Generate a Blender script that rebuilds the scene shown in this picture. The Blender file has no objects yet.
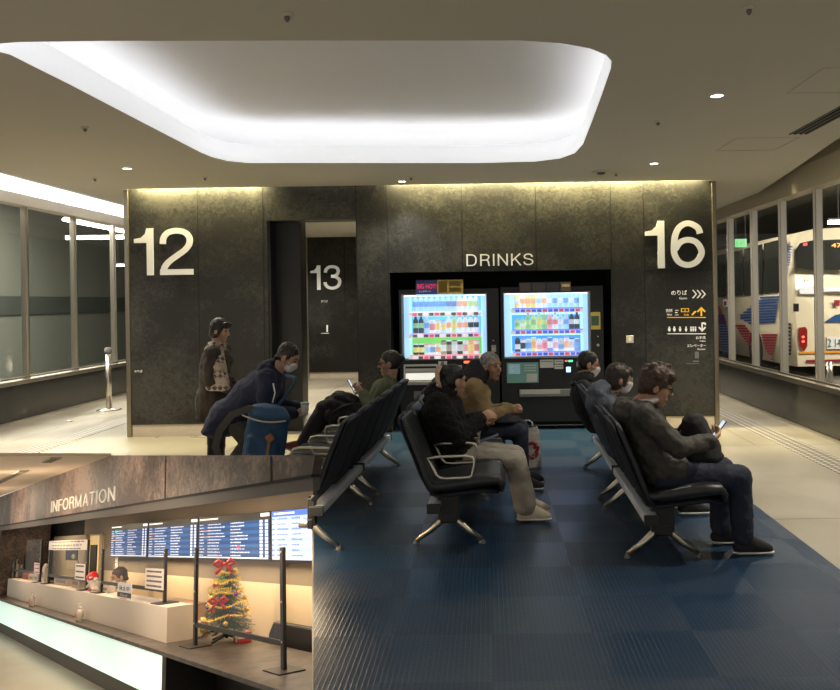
import bpy, bmesh, math, random
from mathutils import Vector as V, Matrix as MX, noise
random.seed(7)
C = bpy.context.collection
SC = bpy.context.scene
PI = math.pi
# ------------------------------------------------------------------ camera
F = 800.0; CX, CY = 487.0, 301.0; ROLL = math.radians(0.9); EYE = 1.67
cr, sr = math.cos(ROLL), math.sin(ROLL)
RIGHT, DOWN, FWD = V((cr, 0, -sr)), V((-sr, 0, -cr)), V((0, 1, 0))
CAM = V((0, 0, EYE))
cd = bpy.data.cameras.new('camera'); cam = bpy.data.objects.new('camera', cd); C.objects.link(cam)
cd.sensor_width = 36; cd.lens = F / 840 * 36
cd.shift_x = (420 - CX) / 840; cd.shift_y = (CY - 345) / 840
cd.clip_start = 0.05; cd.clip_end = 200
cam.matrix_world = MX(((cr, sr, 0, 0), (0, 0, -1, 0), (-sr, cr, 0, EYE), (0, 0, 0, 1)))
SC.camera = cam

def ab(px, py):
    u, v = px - CX, py - CY
    return u * cr - v * sr, u * sr + v * cr
def P(px, py, Y):                      # a measured point at depth Y
    a, b = ab(px, py)
    return V((a * Y / F, Y, EYE - b * Y / F))
def PZ(px, py, Z):                     # a measured point on the level Z
    a, b = ab(px, py)
    Y = (EYE - Z) * F / b
    return V((a * Y / F, Y, Z))
W = 10.24                              # depth of the hall's back wall
HC = 3.16                              # ceiling height

# lower concourse frame: tilted hall below the floor opening
d1 = V((-637, 249, F))
k = -0.30
uz = -249 / (-637 * k + F)
uv_ = V((k * uz, 1, uz)).normalized()
d1.normalize()
e2 = -(d1.cross(uv_)); e2.normalize()
ex, ey, ez = -d1, e2, -uv_
def cam2w(q): return RIGHT * q.x + DOWN * q.y + FWD * q.z
wx, wy, wz = cam2w(ex), cam2w(ey), cam2w(ez)
LM = MX(((wx.x, wy.x, wz.x, CAM.x), (wx.y, wy.y, wz.y, CAM.y), (wx.z, wy.z, wz.z, CAM.z), (0, 0, 0, 1)))
def ray(px, py):
    q = V((px - CX, py - CY, F)); return V((q.dot(ex), q.dot(ey), q.dot(ez)))
def LD(px, py, D): r = ray(px, py); return r * (D / r.y)
def LZ(px, py, z): r = ray(px, py); return r * (z / r.z)
ID = MX.Identity(4)

# ------------------------------------------------------------------ materials
def mat(name, col, rough=0.6, metal=0.0, emit=None, es=0.0, noise_=None, bump=None, spec=None, trans=0.0, alpha=None, coat=0.0, sheen=0.0):
    m = bpy.data.materials.new(name); m.use_nodes = True
    nt = m.node_tree; b = nt.nodes['Principled BSDF']
    b.inputs['Base Color'].default_value = (*col, 1)
    b.inputs['Roughness'].default_value = rough
    b.inputs['Metallic'].default_value = metal
    if spec is not None: b.inputs['Specular IOR Level'].default_value = spec
    if emit: b.inputs['Emission Color'].default_value = (*emit, 1); b.inputs['Emission Strength'].default_value = es
    if trans: b.inputs['Transmission Weight'].default_value = trans
    if alpha is not None: b.inputs['Alpha'].default_value = alpha
    if coat: b.inputs['Coat Weight'].default_value = coat
    if sheen: b.inputs['Sheen Weight'].default_value = sheen
    if noise_ or bump:
        tc = nt.nodes.new('ShaderNodeTexCoord')
    if noise_:                                   # (scale, second colour, detail, lo, hi)
        n = nt.nodes.new('ShaderNodeTexNoise'); n.inputs['Scale'].default_value = noise_[0]; n.inputs['Detail'].default_value = noise_[2]
        nt.links.new(tc.outputs['Object'], n.inputs['Vector'])
        r = nt.nodes.new('ShaderNodeValToRGB'); r.color_ramp.elements[0].position = noise_[3]; r.color_ramp.elements[1].position = noise_[4]
        r.color_ramp.elements[0].color = (*col, 1); r.color_ramp.elements[1].color = (*noise_[1], 1)
        nt.links.new(n.outputs['Fac'], r.inputs['Fac']); nt.links.new(r.outputs['Color'], b.inputs['Base Color'])
    if bump:                                     # (scale, strength, distance)
        n2 = nt.nodes.new('ShaderNodeTexNoise'); n2.inputs['Scale'].default_value = bump[0]; n2.inputs['Detail'].default_value = 4
        nt.links.new(tc.outputs['Object'], n2.inputs['Vector'])
        bp = nt.nodes.new('ShaderNodeBump'); bp.inputs['Strength'].default_value = bump[1]; bp.inputs['Distance'].default_value = bump[2]
        nt.links.new(n2.outputs['Fac'], bp.inputs['Height']); nt.links.new(bp.outputs['Normal'], b.inputs['Normal'])
    return m
def glassmat(name, refl=0.08, tint=(1, 1, 1)):
    m = bpy.data.materials.new(name); m.use_nodes = True; nt = m.node_tree
    nt.nodes.remove(nt.nodes['Principled BSDF'])
    t = nt.nodes.new('ShaderNodeBsdfTransparent'); t.inputs[0].default_value = (*tint, 1)
    g = nt.nodes.new('ShaderNodeBsdfGlossy'); g.inputs['Roughness'].default_value = 0.02
    x = nt.nodes.new('ShaderNodeMixShader'); x.inputs[0].default_value = refl
    nt.links.new(t.outputs[0], x.inputs[1]); nt.links.new(g.outputs[0], x.inputs[2])
    nt.links.new(x.outputs[0], nt.nodes['Material Output'].inputs[0])
    return m
def stone(name, c1, c2, sc=14.0):
    m = mat(name, c1, 0.5); nt = m.node_tree; b = nt.nodes['Principled BSDF']
    tc = nt.nodes.new('ShaderNodeTexCoord')
    n = nt.nodes.new('ShaderNodeTexNoise'); n.inputs['Scale'].default_value = sc; n.inputs['Detail'].default_value = 9; n.inputs['Roughness'].default_value = 0.7; n.inputs['Distortion'].default_value = 1.2
    n3 = nt.nodes.new('ShaderNodeTexNoise'); n3.inputs['Scale'].default_value = 1.3; n3.inputs['Detail'].default_value = 3
    nt.links.new(tc.outputs['Object'], n.inputs['Vector']); nt.links.new(tc.outputs['Object'], n3.inputs['Vector'])
    ad = nt.nodes.new('ShaderNodeMath'); ad.operation = 'MULTIPLY'
    nt.links.new(n.outputs['Fac'], ad.inputs[0]); nt.links.new(n3.outputs['Fac'], ad.inputs[1])
    r = nt.nodes.new('ShaderNodeValToRGB'); r.color_ramp.elements[0].position = 0.20; r.color_ramp.elements[1].position = 0.33
    r.color_ramp.elements[0].color = (*c1, 1); r.color_ramp.elements[1].color = (*c2, 1)
    nt.links.new(ad.outputs[0], r.inputs['Fac']); nt.links.new(r.outputs['Color'], b.inputs['Base Color'])
    bp = nt.nodes.new('ShaderNodeBump'); bp.inputs['Strength'].default_value = 0.25; bp.inputs['Distance'].default_value = 0.01
    nt.links.new(n.outputs['Fac'], bp.inputs['Height']); nt.links.new(bp.outputs['Normal'], b.inputs['Normal'])
    return m

M = {}
M['ceil'] = mat('ceiling_paint', (0.60, 0.575, 0.495), 0.85, bump=(40, 0.05, 0.002))
M['white'] = mat('white_paint', (0.82, 0.82, 0.82), 0.7, bump=(30, 0.03, 0.002))
M['lip'] = mat('glowing_lip', (0.9, 0.9, 0.9), 0.5, emit=(0.93, 0.95, 1.0), es=0.34)  # glow put into the lip material to make it look lit
M['stone'] = stone('dark_stone', (0.0045, 0.0045, 0.0042), (0.036, 0.035, 0.029), 17.0)
M['stone2'] = stone('brown_stone', (0.050, 0.034, 0.028), (0.25, 0.175, 0.14), 13.0)
M['joint'] = mat('joint_black', (0.006, 0.006, 0.006), 0.8)
M['black'] = mat('black_panel', (0.010, 0.010, 0.011), 0.45, bump=(60, 0.03, 0.001))
M['blackm'] = mat('black_matt', (0.006, 0.006, 0.006), 0.9)
M['steel'] = mat('brushed_steel', (0.62, 0.58, 0.50), 0.28, 1.0, bump=(90, 0.05, 0.001))
M['alu'] = mat('cast_aluminium', (0.62, 0.58, 0.48), 0.34, 1.0, bump=(80, 0.04, 0.001))
M['rail'] = mat('rail_grey', (0.72, 0.76, 0.83), 0.40, 0.15)
M['edge'] = mat('edge_grey', (0.07, 0.085, 0.12), 0.6)
M['trimsteel'] = mat('dark_corner_steel', (0.30, 0.27, 0.21), 0.30, 1.0, bump=(60, .05, .001))
M['base'] = mat('pale_skirting', (0.55, 0.48, 0.37), 0.5, noise_=(3, (0.62, 0.55, 0.43), 3, .4, .7))
M['beige'] = mat('beige_metal', (0.62, 0.56, 0.44), 0.55)
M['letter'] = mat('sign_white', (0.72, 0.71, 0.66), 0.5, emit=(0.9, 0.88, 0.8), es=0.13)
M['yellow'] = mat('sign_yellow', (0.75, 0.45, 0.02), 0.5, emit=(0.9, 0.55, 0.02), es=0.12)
M['grey'] = mat('mid_grey', (0.16, 0.16, 0.155), 0.6)
M['darkwall'] = mat('dark_low_wall', (0.024, 0.024, 0.022), 0.24, noise_=(6, (0.036, 0.034, 0.03), 5, .4, .7))
M['glass'] = glassmat('window_glass', 0.07)
M['vglass'] = glassmat('display_glass', 0.03)
M['acryl'] = glassmat('clear_acrylic', 0.05, (0.985, 0.985, 0.985))
M['seat'] = mat('black_leather', (0.013, 0.015, 0.020), 0.42, bump=(120, 0.08, 0.001))
M['shell'] = mat('navy_seat_shell', (0.006, 0.008, 0.018), 0.75, bump=(60, 0.05, 0.001))
M['skin'] = mat('skin', (0.42, 0.235, 0.15), 0.5, noise_=(18, (0.50, 0.30, 0.20), 3, .35, .7))
M['skin2'] = mat('skin_tan', (0.36, 0.20, 0.125), 0.5, noise_=(18, (0.43, 0.25, 0.165), 3, .35, .7))
M['hairb'] = mat('hair_black', (0.010, 0.008, 0.007), 0.45, bump=(70, 0.6, 0.006))
M['hairbr'] = mat('hair_dark_brown', (0.050, 0.024, 0.014), 0.5, bump=(60, 0.8, 0.008))
M['hairg'] = mat('hair_grey', (0.30, 0.29, 0.27), 0.6, noise_=(40, (0.13, 0.125, 0.12), 4, .4, .65), bump=(70, 0.6, 0.006))
M['eye'] = mat('eye_dark', (0.012, 0.01, 0.01), 0.2)
M['lips'] = mat('lips', (0.25, 0.10, 0.08), 0.5)
M['mask'] = mat('mask_white', (0.66, 0.66, 0.66), 0.8, bump=(50, 0.1, 0.002))
def cloth(name, c, sc=14, amt=0.5, rough=0.85, sheen=0.0):
    c2 = tuple(x * 1.45 + 0.002 for x in c)
    return mat(name, c, rough, noise_=(7, c2, 4, .35, .75), bump=(sc, amt, 0.02), sheen=sheen)
def plain_floor():
    m = mat('concrete_floor', (0.34, 0.31, 0.25), 0.32); nt = m.node_tree; b = nt.nodes['Principled BSDF']
    tc = nt.nodes.new('ShaderNodeTexCoord')
    n = nt.nodes.new('ShaderNodeTexNoise'); n.inputs['Scale'].default_value = 0.9; n.inputs['Detail'].default_value = 7; n.inputs['Distortion'].default_value = 0.6
    nt.links.new(tc.outputs['Object'], n.inputs['Vector'])
    r = nt.nodes.new('ShaderNodeValToRGB'); r.color_ramp.elements[0].position = .32; r.color_ramp.elements[1].position = .68
    r.color_ramp.elements[0].color = (0.235, 0.215, 0.17, 1); r.color_ramp.elements[1].color = (0.37, 0.34, 0.27, 1)
    nt.links.new(n.outputs['Fac'], r.inputs['Fac'])
    br = nt.nodes.new('ShaderNodeTexBrick'); br.offset = 0.5; br.inputs['Scale'].default_value = 1
    br.inputs['Brick Width'].default_value = 3.0; br.inputs['Row Height'].default_value = 3.0; br.inputs['Mortar Size'].default_value = 0.006; br.inputs['Mortar Smooth'].default_value = 0
    nt.links.new(tc.outputs['Object'], br.inputs['Vector'])
    mx = nt.nodes.new('ShaderNodeMixRGB'); mx.inputs[2].default_value = (0.05, 0.045, 0.04, 1)
    nt.links.new(br.outputs['Fac'], mx.inputs[0]); nt.links.new(r.outputs['Color'], mx.inputs[1]); nt.links.new(mx.outputs[0], b.inputs['Base Color'])
    rr = nt.nodes.new('ShaderNodeMapRange'); rr.inputs[3].default_value = 0.22; rr.inputs[4].default_value = 0.42
    nt.links.new(n.outputs['Fac'], rr.inputs[0]); nt.links.new(rr.outputs[0], b.inputs['Roughness'])
    return m
M['floor'] = plain_floor()
def blue_floor():
    m = mat('blue_ribbed_floor', (0.02, 0.05, 0.095), 0.35); nt = m.node_tree; b = nt.nodes['Principled BSDF']
    tc = nt.nodes.new('ShaderNodeTexCoord')
    ch = nt.nodes.new('ShaderNodeTexChecker'); ch.inputs['Scale'].default_value = 2.0
    ch.inputs[1].default_value = (0.008, 0.028, 0.066, 1); ch.inputs[2].default_value = (0.0095, 0.033, 0.074, 1)
    nt.links.new(tc.outputs['Object'], ch.inputs['Vector'])
    w1 = nt.nodes.new('ShaderNodeTexWave'); w1.bands_direction = 'X'; w1.inputs['Scale'].default_value = 13.0
    nt.links.new(tc.outputs['Object'], w1.inputs['Vector'])
    r = nt.nodes.new('ShaderNodeValToRGB'); r.color_ramp.elements[0].position = .80; r.color_ramp.elements[1].position = .97
    r.color_ramp.elements[0].color = (0, 0, 0, 1); r.color_ramp.elements[1].color = (1, 1, 1, 1)
    nt.links.new(w1.outputs['Fac'], r.inputs['Fac'])
    n = nt.nodes.new('ShaderNodeTexNoise'); n.inputs['Scale'].default_value = 60
    nt.links.new(tc.outputs['Object'], n.inputs['Vector'])
    mu = nt.nodes.new('ShaderNodeMath'); mu.operation = 'MULTIPLY'
    nt.links.new(r.outputs['Color'], mu.inputs[0]); nt.links.new(n.outputs['Fac'], mu.inputs[1])
    mx = nt.nodes.new('ShaderNodeMixRGB'); mx.inputs[2].default_value = (0.045, 0.075, 0.12, 1)
    nt.links.new(mu.outputs[0], mx.inputs[0]); nt.links.new(ch.outputs['Color'], mx.inputs[1]); nt.links.new(mx.outputs[0], b.inputs['Base Color'])
    bp = nt.nodes.new('ShaderNodeBump'); bp.inputs['Strength'].default_value = 0.25; bp.inputs['Distance'].default_value = 0.004
    rr = nt.nodes.new('ShaderNodeMapRange'); rr.inputs[3].default_value = .30; rr.inputs[4].default_value = .40; nt.links.new(ch.outputs['Fac'], rr.inputs[0]); nt.links.new(rr.outputs[0], b.inputs['Roughness'])
    ad = nt.nodes.new('ShaderNodeMath'); nt.links.new(r.outputs['Color'], ad.inputs[0]); nt.links.new(n.outputs['Fac'], ad.inputs[1])
    nt.links.new(ad.outputs[0], bp.inputs['Height']); nt.links.new(bp.outputs['Normal'], b.inputs['Normal'])
    return m
M['blue'] = blue_floor()
def dots_mat():
    m = mat('tactile_dots', (0.36, 0.33, 0.27), 0.5); nt = m.node_tree; b = nt.nodes['Principled BSDF']
    tc = nt.nodes.new('ShaderNodeTexCoord'); mp = nt.nodes.new('ShaderNodeMapping'); mp.inputs['Scale'].default_value = (12, 12, 12)
    nt.links.new(tc.outputs['Object'], mp.inputs['Vector'])
    fr = nt.nodes.new('ShaderNodeVectorMath'); fr.operation = 'FRACTION'; nt.links.new(mp.outputs[0], fr.inputs[0])
    sb = nt.nodes.new('ShaderNodeVectorMath'); sb.operation = 'SUBTRACT'; sb.inputs[1].default_value = (.5, .5, 0); nt.links.new(fr.outputs[0], sb.inputs[0])
    ml = nt.nodes.new('ShaderNodeVectorMath'); ml.operation = 'MULTIPLY'; ml.inputs[1].default_value = (1, 1, 0); nt.links.new(sb.outputs[0], ml.inputs[0])
    ln = nt.nodes.new('ShaderNodeVectorMath'); ln.operation = 'LENGTH'; nt.links.new(ml.outputs[0], ln.inputs[0])
    r = nt.nodes.new('ShaderNodeValToRGB'); r.color_ramp.elements[0].position = .26; r.color_ramp.elements[1].position = .33
    r.color_ramp.elements[0].color = (0.50, 0.48, 0.42, 1); r.color_ramp.elements[1].color = (0.14, 0.125, 0.10, 1)
    nt.links.new(ln.outputs['Value'], r.inputs['Fac']); nt.links.new(r.outputs['Color'], b.inputs['Base Color'])
    return m
M['dots'] = dots_mat()
def emat(name, col, s): return mat(name, col, 0.6, emit=col, es=s)
M['led'] = emat('led_white', (0.95, 0.95, 0.98), 4.0)
M['ledw'] = emat('led_warm', (1.0, 0.95, 0.82), 8)
_cm = {}
def colmat(c, e=0.0, rough=0.45):
    key = (c, e, rough)
    if key not in _cm: _cm[key] = mat('paint_%d' % len(_cm), c, rough, emit=c if e else None, es=e)
    return _cm[key]

# ------------------------------------------------------------------ mesh helpers
def hullpts(bm, pts):
    vs = [bm.verts.new(p) for p in pts]
    r = bmesh.ops.convex_hull(bm, input=vs)
    junk = [g for g in r['geom_interior'] + r['geom_unused'] if isinstance(g, bmesh.types.BMVert)]
    bmesh.ops.delete(bm, geom=list(set(junk)), context='VERTS')
def box(bm, c, s, rot=None, mi=0):
    c = V(c); hx, hy, hz = s[0] / 2, s[1] / 2, s[2] / 2
    vs = []
    for x in (-hx, hx):
        for y in (-hy, hy):
            for z in (-hz, hz):
                p = V((x, y, z))
                if rot: p = rot @ p
                vs.append(bm.verts.new(c + p))
    for f in ((0, 1, 3, 2), (4, 6, 7, 5), (0, 4, 5, 1), (2, 3, 7, 6), (0, 2, 6, 4), (1, 5, 7, 3)):
        bm.faces.new([vs[i] for i in f]).material_index = mi
def bx(bm, lo, hi, mi=0):
    box(bm, [(lo[i] + hi[i]) / 2 for i in range(3)], [abs(hi[i] - lo[i]) for i in range(3)], mi=mi)
def cyl(bm, p0, p1, r0, r1=None, n=12, mi=0):
    r1 = r0 if r1 is None else r1
    p0, p1 = V(p0), V(p1); d = (p1 - p0).normalized()
    u = d.orthogonal().normalized(); w = d.cross(u)
    a = [bm.verts.new(p0 + (u * math.cos(2 * PI * i / n) + w * math.sin(2 * PI * i / n)) * r0) for i in range(n)]
    b = [bm.verts.new(p1 + (u * math.cos(2 * PI * i / n) + w * math.sin(2 * PI * i / n)) * r1) for i in range(n)]
    for i in range(n):
        f = bm.faces.new((a[i], a[(i + 1) % n], b[(i + 1) % n], b[i])); f.smooth = True; f.material_index = mi
    bm.faces.new(a[::-1]).material_index = mi; bm.faces.new(b).material_index = mi
def tube(bm, pts, r, n=8, closed=False, mi=0):
    pts = [V(p) for p in pts]; rings = []; N = len(pts); prev = None
    for i, p in enumerate(pts):
        a = pts[(i - 1) % N] if (closed or i > 0) else p
        b = pts[(i + 1) % N] if (closed or i < N - 1) else p
        d = (b - a).normalized()
        u = d.orthogonal() if prev is None else (prev - d * prev.dot(d))
        u.normalize(); prev = u; w = d.cross(u)
        rr = r[i] if isinstance(r, (list, tuple)) else r
        rings.append([bm.verts.new(p + (u * math.cos(2 * PI * j / n) + w * math.sin(2 * PI * j / n)) * rr) for j in range(n)])
    M_ = N if closed else N - 1
    for i in range(M_):
        A, B = rings[i], rings[(i + 1) % N]
        for j in range(n):
            f = bm.faces.new((A[j], A[(j + 1) % n], B[(j + 1) % n], B[j])); f.smooth = True; f.material_index = mi
    if not closed:
        bm.faces.new(rings[0][::-1]).material_index = mi; bm.faces.new(rings[-1]).material_index = mi
def lathe(bm, prof, c=(0, 0, 0), n=12, mi=None):     # prof: (r, z)
    c = V(c); rings = []
    for r, z in prof:
        rings.append([bm.verts.new(c + V((max(r, 1e-4) * math.cos(2 * PI * j / n), max(r, 1e-4) * math.sin(2 * PI * j / n), z))) for j in range(n)])
    for i in range(len(rings) - 1):
        for j in range(n):
            f = bm.faces.new((rings[i][j], rings[i][(j + 1) % n], rings[i + 1][(j + 1) % n], rings[i + 1][j])); f.smooth = True
            if mi: f.material_index = mi[i]
    bm.faces.new(rings[0][::-1]).material_index = mi[0] if mi else 0
    bm.faces.new(rings[-1]).material_index = mi[-1] if mi else 0
def ball(bm, c, r, seg=12, rot=None, mi=0):
    r = (r, r, r) if not isinstance(r, (tuple, list)) else r
    t = MX.Translation(V(c)) @ (rot.to_4x4() if rot else ID) @ MX.Diagonal((*r, 1))
    g = bmesh.ops.create_uvsphere(bm, u_segments=seg, v_segments=max(6, seg // 2 + 2), radius=1, matrix=t)
    for v in g['verts']:
        for f in v.link_faces: f.smooth = True; f.material_index = mi
def prism(bm, pts, off):               # polygon pts (3D) swept by off
    off = V(off); a = [bm.verts.new(p) for p in pts]; b = [bm.verts.new(V(p) + off) for p in pts]; n = len(pts)
    bm.faces.new(a); bm.faces.new(b[::-1])
    for i in range(n): bm.faces.new((a[i], b[i], b[(i + 1) % n], a[(i + 1) % n]))
def slab(bm, curve, hw, th, yc=0.0):   # curve: list (x,z); hw list of half widths; th thickness (list)
    rows = []; n = len(curve)
    for i, (x, z) in enumerate(curve):
        a = curve[max(0, i - 1)]; b = curve[min(n - 1, i + 1)]
        t = V((b[0] - a[0], 0, b[1] - a[1])).normalized(); nn = V((-t.z, 0, t.x))
        h = th[i] / 2; p = V((x, yc, z)); w = hw[i]
        prof = [(-w, 0), (-w * .96, h * .8), (-w * .8, h), (0, h * .8), (w * .8, h), (w * .96, h * .8), (w, 0), (w * .96, -h * .8), (w * .8, -h), (0, -h), (-w * .8, -h), (-w * .96, -h * .8)]
        rows.append([bm.verts.new(p + V((0, y, 0)) + nn * q) for y, q in prof])
    m = len(rows[0])
    for i in range(n - 1):
        for j in range(m):
            bm.faces.new((rows[i][j], rows[i][(j + 1) % m], rows[i + 1][(j + 1) % m], rows[i + 1][j])).smooth = True
    bm.faces.new(rows[0][::-1]); bm.faces.new(rows[-1])
def obj(name, bm, m, parent=None, MW=None, bevel=0.0, smooth=False):
    me = bpy.data.meshes.new(name)
    bmesh.ops.recalc_face_normals(bm, faces=bm.faces[:])
    bm.to_mesh(me); bm.free()
    for x in (m if isinstance(m, (list, tuple)) else [m]): me.materials.append(x)
    if smooth:
        for p in me.polygons: p.use_smooth = True
    o = bpy.data.objects.new(name, me); C.objects.link(o)
    if parent is not None: o.parent = parent
    if MW is not None: o.matrix_basis = MW
    if bevel:
        bv = o.modifiers.new('bevel', 'BEVEL'); bv.width = bevel; bv.segments = 2; bv.limit_method = 'ANGLE'
    return o
def tag(o, label, cat, group=None, kind=None):
    o['label'] = label; o['category'] = cat
    if group: o['group'] = group
    if kind: o['kind'] = kind
    return o
def thing(name, label, cat, MW=ID, group=None):
    o = bpy.data.objects.new(name, None); C.objects.link(o); o.empty_display_size = .1
    o.matrix_basis = MW
    return tag(o, label, cat, group)
def struct(name, bm, m, parent=None, MW=None, bevel=0.0):
    o = obj(name, bm, m, parent, MW, bevel)
    if parent is None: o['kind'] = 'structure'
    return o
def T(x, y=None, z=None): return MX.Translation(V(x) if y is None else V((x, y, z)))
def RZ(a): return MX.Rotation(a, 4, 'Z')
def B(): return bmesh.new()
def rounded(p, r, n):
    pass
def textmesh(body, w=None, h=None, ext=0.004, bold=0.0):
    """text outline mesh in the XY plane, fitted to w x h, lower left at origin"""
    cu = bpy.data.curves.new('txt', 'FONT'); cu.body = body; cu.size = 1; cu.extrude = 0.01; cu.resolution_u = 4; cu.offset = bold
    o = bpy.data.objects.new('txt', cu); C.objects.link(o)
    dg = bpy.context.evaluated_depsgraph_get(); dg.update()
    me = bpy.data.meshes.new_from_object(o.evaluated_get(dg))
    bpy.data.objects.remove(o); bpy.data.curves.remove(cu)
    xs = [v.co.x for v in me.vertices]; ys = [v.co.y for v in me.vertices]
    x0, x1, y0, y1 = min(xs), max(xs), min(ys), max(ys)
    sx = w / (x1 - x0) if w else h / (y1 - y0); sy = h / (y1 - y0) if h else sx
    for v in me.vertices: v.co = ((v.co.x - x0) * sx, (v.co.y - y0) * sy, v.co.z / 0.01 * ext / 2)
    return me
# plain sans letter strokes (centre lines on a cap height of 1) for the large wall lettering
GL = {
 '1': (.38, ['poly', [(0, .69), (0, .775), (.13, .80), (.21, .88), (.24, 1), (.37, 1), (.37, 0), (.24, 0), (.24, .69)]]),
 '2': (.66, ['s', [(.07, .66), (.085, .79), (.17, .90), (.33, .938), (.49, .90), (.575, .79), (.57, .65), (.49, .53), (.34, .41), (.19, .29), (.10, .17), (.07, .04)]], ['l', [(.01, .06), (.645, .06)]]),
 '3': (.64, ['s', [(.065, .70), (.10, .83), (.20, .92), (.33, .938), (.46, .90), (.53, .79), (.51, .66), (.42, .57), (.27, .545)]], ['s', [(.27, .545), (.43, .52), (.555, .42), (.575, .28), (.50, .13), (.32, .06), (.15, .11), (.065, .22), (.055, .31)]]),
 '6': (.66, ['s', [(.57, .72), (.52, .85), (.35, .938), (.19, .87), (.10, .70), (.07, .47), (.08, .28), (.17, .12), (.33, .06), (.49, .12), (.585, .27), (.58, .40), (.49, .54), (.34, .59), (.19, .54), (.09, .39)]]),
 'I': (.20, ['l', [(.10, 0), (.10, 1)]]),
 'N': (.74, ['l', [(.10, 0), (.10, 1)]], ['l', [(.64, 0), (.64, 1)]], ['l', [(.115, .93), (.625, .07)]]),
 'F': (.60, ['l', [(.10, 0), (.10, 1)]], ['l', [(.10, .945), (.56, .945)]], ['l', [(.10, .51), (.51, .51)]]),
 'O': (.80, ['c', [(.40 + .335 * math.cos(6.2832 * i / 40), .5 + .445 * math.sin(6.2832 * i / 40)) for i in range(40)]]),
 'R': (.70, ['l', [(.10, 0), (.10, 1)]], ['s', [(.10, .945), (.28, .945), (.42, .94), (.56, .87), (.59, .73), (.53, .57), (.40, .50), (.26, .49), (.10, .49)]], ['s', [(.42, .49), (.53, .43), (.575, .30), (.59, .12), (.63, .0)]]),
 'M': (.86, ['l', [(.10, 0), (.10, 1)]], ['l', [(.76, 0), (.76, 1)]], ['l', [(.11, .96), (.43, .05)]], ['l', [(.43, .05), (.75, .96)]]),
 'A': (.70, ['l', [(.06, 0), (.35, .96)]], ['l', [(.64, 0), (.35, .96)]], ['l', [(.16, .31), (.54, .31)]]),
 'T': (.62, ['l', [(.31, 0), (.31, 1)]], ['l', [(.01, .945), (.61, .945)]]),
 'D': (.76, ['l', [(.10, 0), (.10, 1)]], ['s', [(.10, .945), (.26, .945), (.42, .94), (.56, .86), (.635, .70), (.65, .5), (.635, .30), (.56, .14), (.42, .06), (.26, .055), (.10, .055)]]),
 'K': (.70, ['l', [(.10, 0), (.10, 1)]], ['l', [(.62, 1), (.12, .40)]], ['l', [(.29, .60), (.65, 0)]]),
 'S': (.66, ['s', [(.57, .70), (.53, .84), (.42, .93), (.30, .94), (.16, .90), (.09, .78), (.11, .64), (.22, .57), (.36, .53), (.50, .47), (.59, .37), (.585, .21), (.49, .10), (.33, .058), (.17, .10), (.085, .20), (.065, .31)]]),
}
def glyphmesh(body, w, h, ext=.008, st=.12, gap=.10):
    bm = bmesh.new(); x0 = 0.0
    def cat(pts, closed):
        out = []; n = len(pts); g = lambda i: V((*pts[i % n], 0)) if closed else V((*pts[max(0, min(n - 1, i))], 0))
        for i in range(n if closed else n - 1):
            p0, p1, p2, p3 = g(i - 1), g(i), g(i + 1), g(i + 2)
            for k in range(5):
                t = k / 5; out.append(.5 * ((2 * p1) + (p2 - p0) * t + (2 * p0 - 5 * p1 + 4 * p2 - p3) * t * t + (3 * p1 - p0 - 3 * p2 + p3) * t ** 3))
        if not closed: out.append(g(n - 1))
        return out
    for ch in body:
        adv, *parts = GL[ch]
        for kind, pts in parts:
            if kind == 'poly':
                a = [bm.verts.new((x0 + x, y, -.5)) for x, y in pts]; b = [bm.verts.new((x0 + x, y, .5)) for x, y in pts]; n = len(a)
                bm.faces.new(b); bm.faces.new(a[::-1])
                for i in range(n): bm.faces.new((a[i], a[(i + 1) % n], b[(i + 1) % n], b[i]))
                continue
            closed = kind == 'c'
            P_ = [V((x, y, 0)) for x, y in pts] if kind in 'lc' else cat(pts, False)
            n = len(P_); rows = []
            for i, p in enumerate(P_):
                q0 = P_[(i - 1) % n] if closed or i else p; q1 = P_[(i + 1) % n] if closed or i < n - 1 else p
                d = (q1 - q0).normalized(); nn = V((-d.y, d.x, 0)) * st / 2
                rows.append([bm.verts.new((x0 + p.x + nn.x * s, p.y + nn.y * s, z)) for s, z in ((1, -.5), (1, .5), (-1, .5), (-1, -.5))])
            for i in range(n if closed else n - 1):
                A, B_ = rows[i], rows[(i + 1) % n]
                for j in range(4): bm.faces.new((A[j], A[(j + 1) % 4], B_[(j + 1) % 4], B_[j]))
            if not closed: bm.faces.new(rows[0][::-1]); bm.faces.new(rows[-1])
        x0 += adv + gap
    bmesh.ops.recalc_face_normals(bm, faces=bm.faces[:])
    xs = [v.co.x for v in bm.verts]; ys = [v.co.y for v in bm.verts]; a, b, c, d = min(xs), max(xs), min(ys), max(ys)
    for v in bm.verts: v.co = ((v.co.x - a) * w / (b - a), (v.co.y - c) * h / (d - c), v.co.z * ext)
    me = bpy.data.meshes.new('letters'); bm.to_mesh(me); bm.free(); return me
def text(name, body, m, origin, xd, yd, w=None, h=None, parent=None, ext=0.004, bold=0.0, MW=ID):
    me = glyphmesh(body, w, h, ext, .085 if body == 'INFORMATION' else .095 if body == 'DRINKS' else .12) if body in ('12', '13', '16', 'DRINKS', 'INFORMATION') else textmesh(body, w, h, ext, bold)
    me.materials.append(m)
    xd, yd = V(xd).normalized(), V(yd).normalized(); n = xd.cross(yd)
    L = MX(((xd.x, yd.x, n.x, origin[0]), (xd.y, yd.y, n.y, origin[1]), (xd.z, yd.z, n.z, origin[2]), (0, 0, 0, 1)))
    o = bpy.data.objects.new(name, me); C.objects.link(o); o.matrix_basis = MW @ L
    if parent is not None: o.parent = parent
    return o
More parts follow.
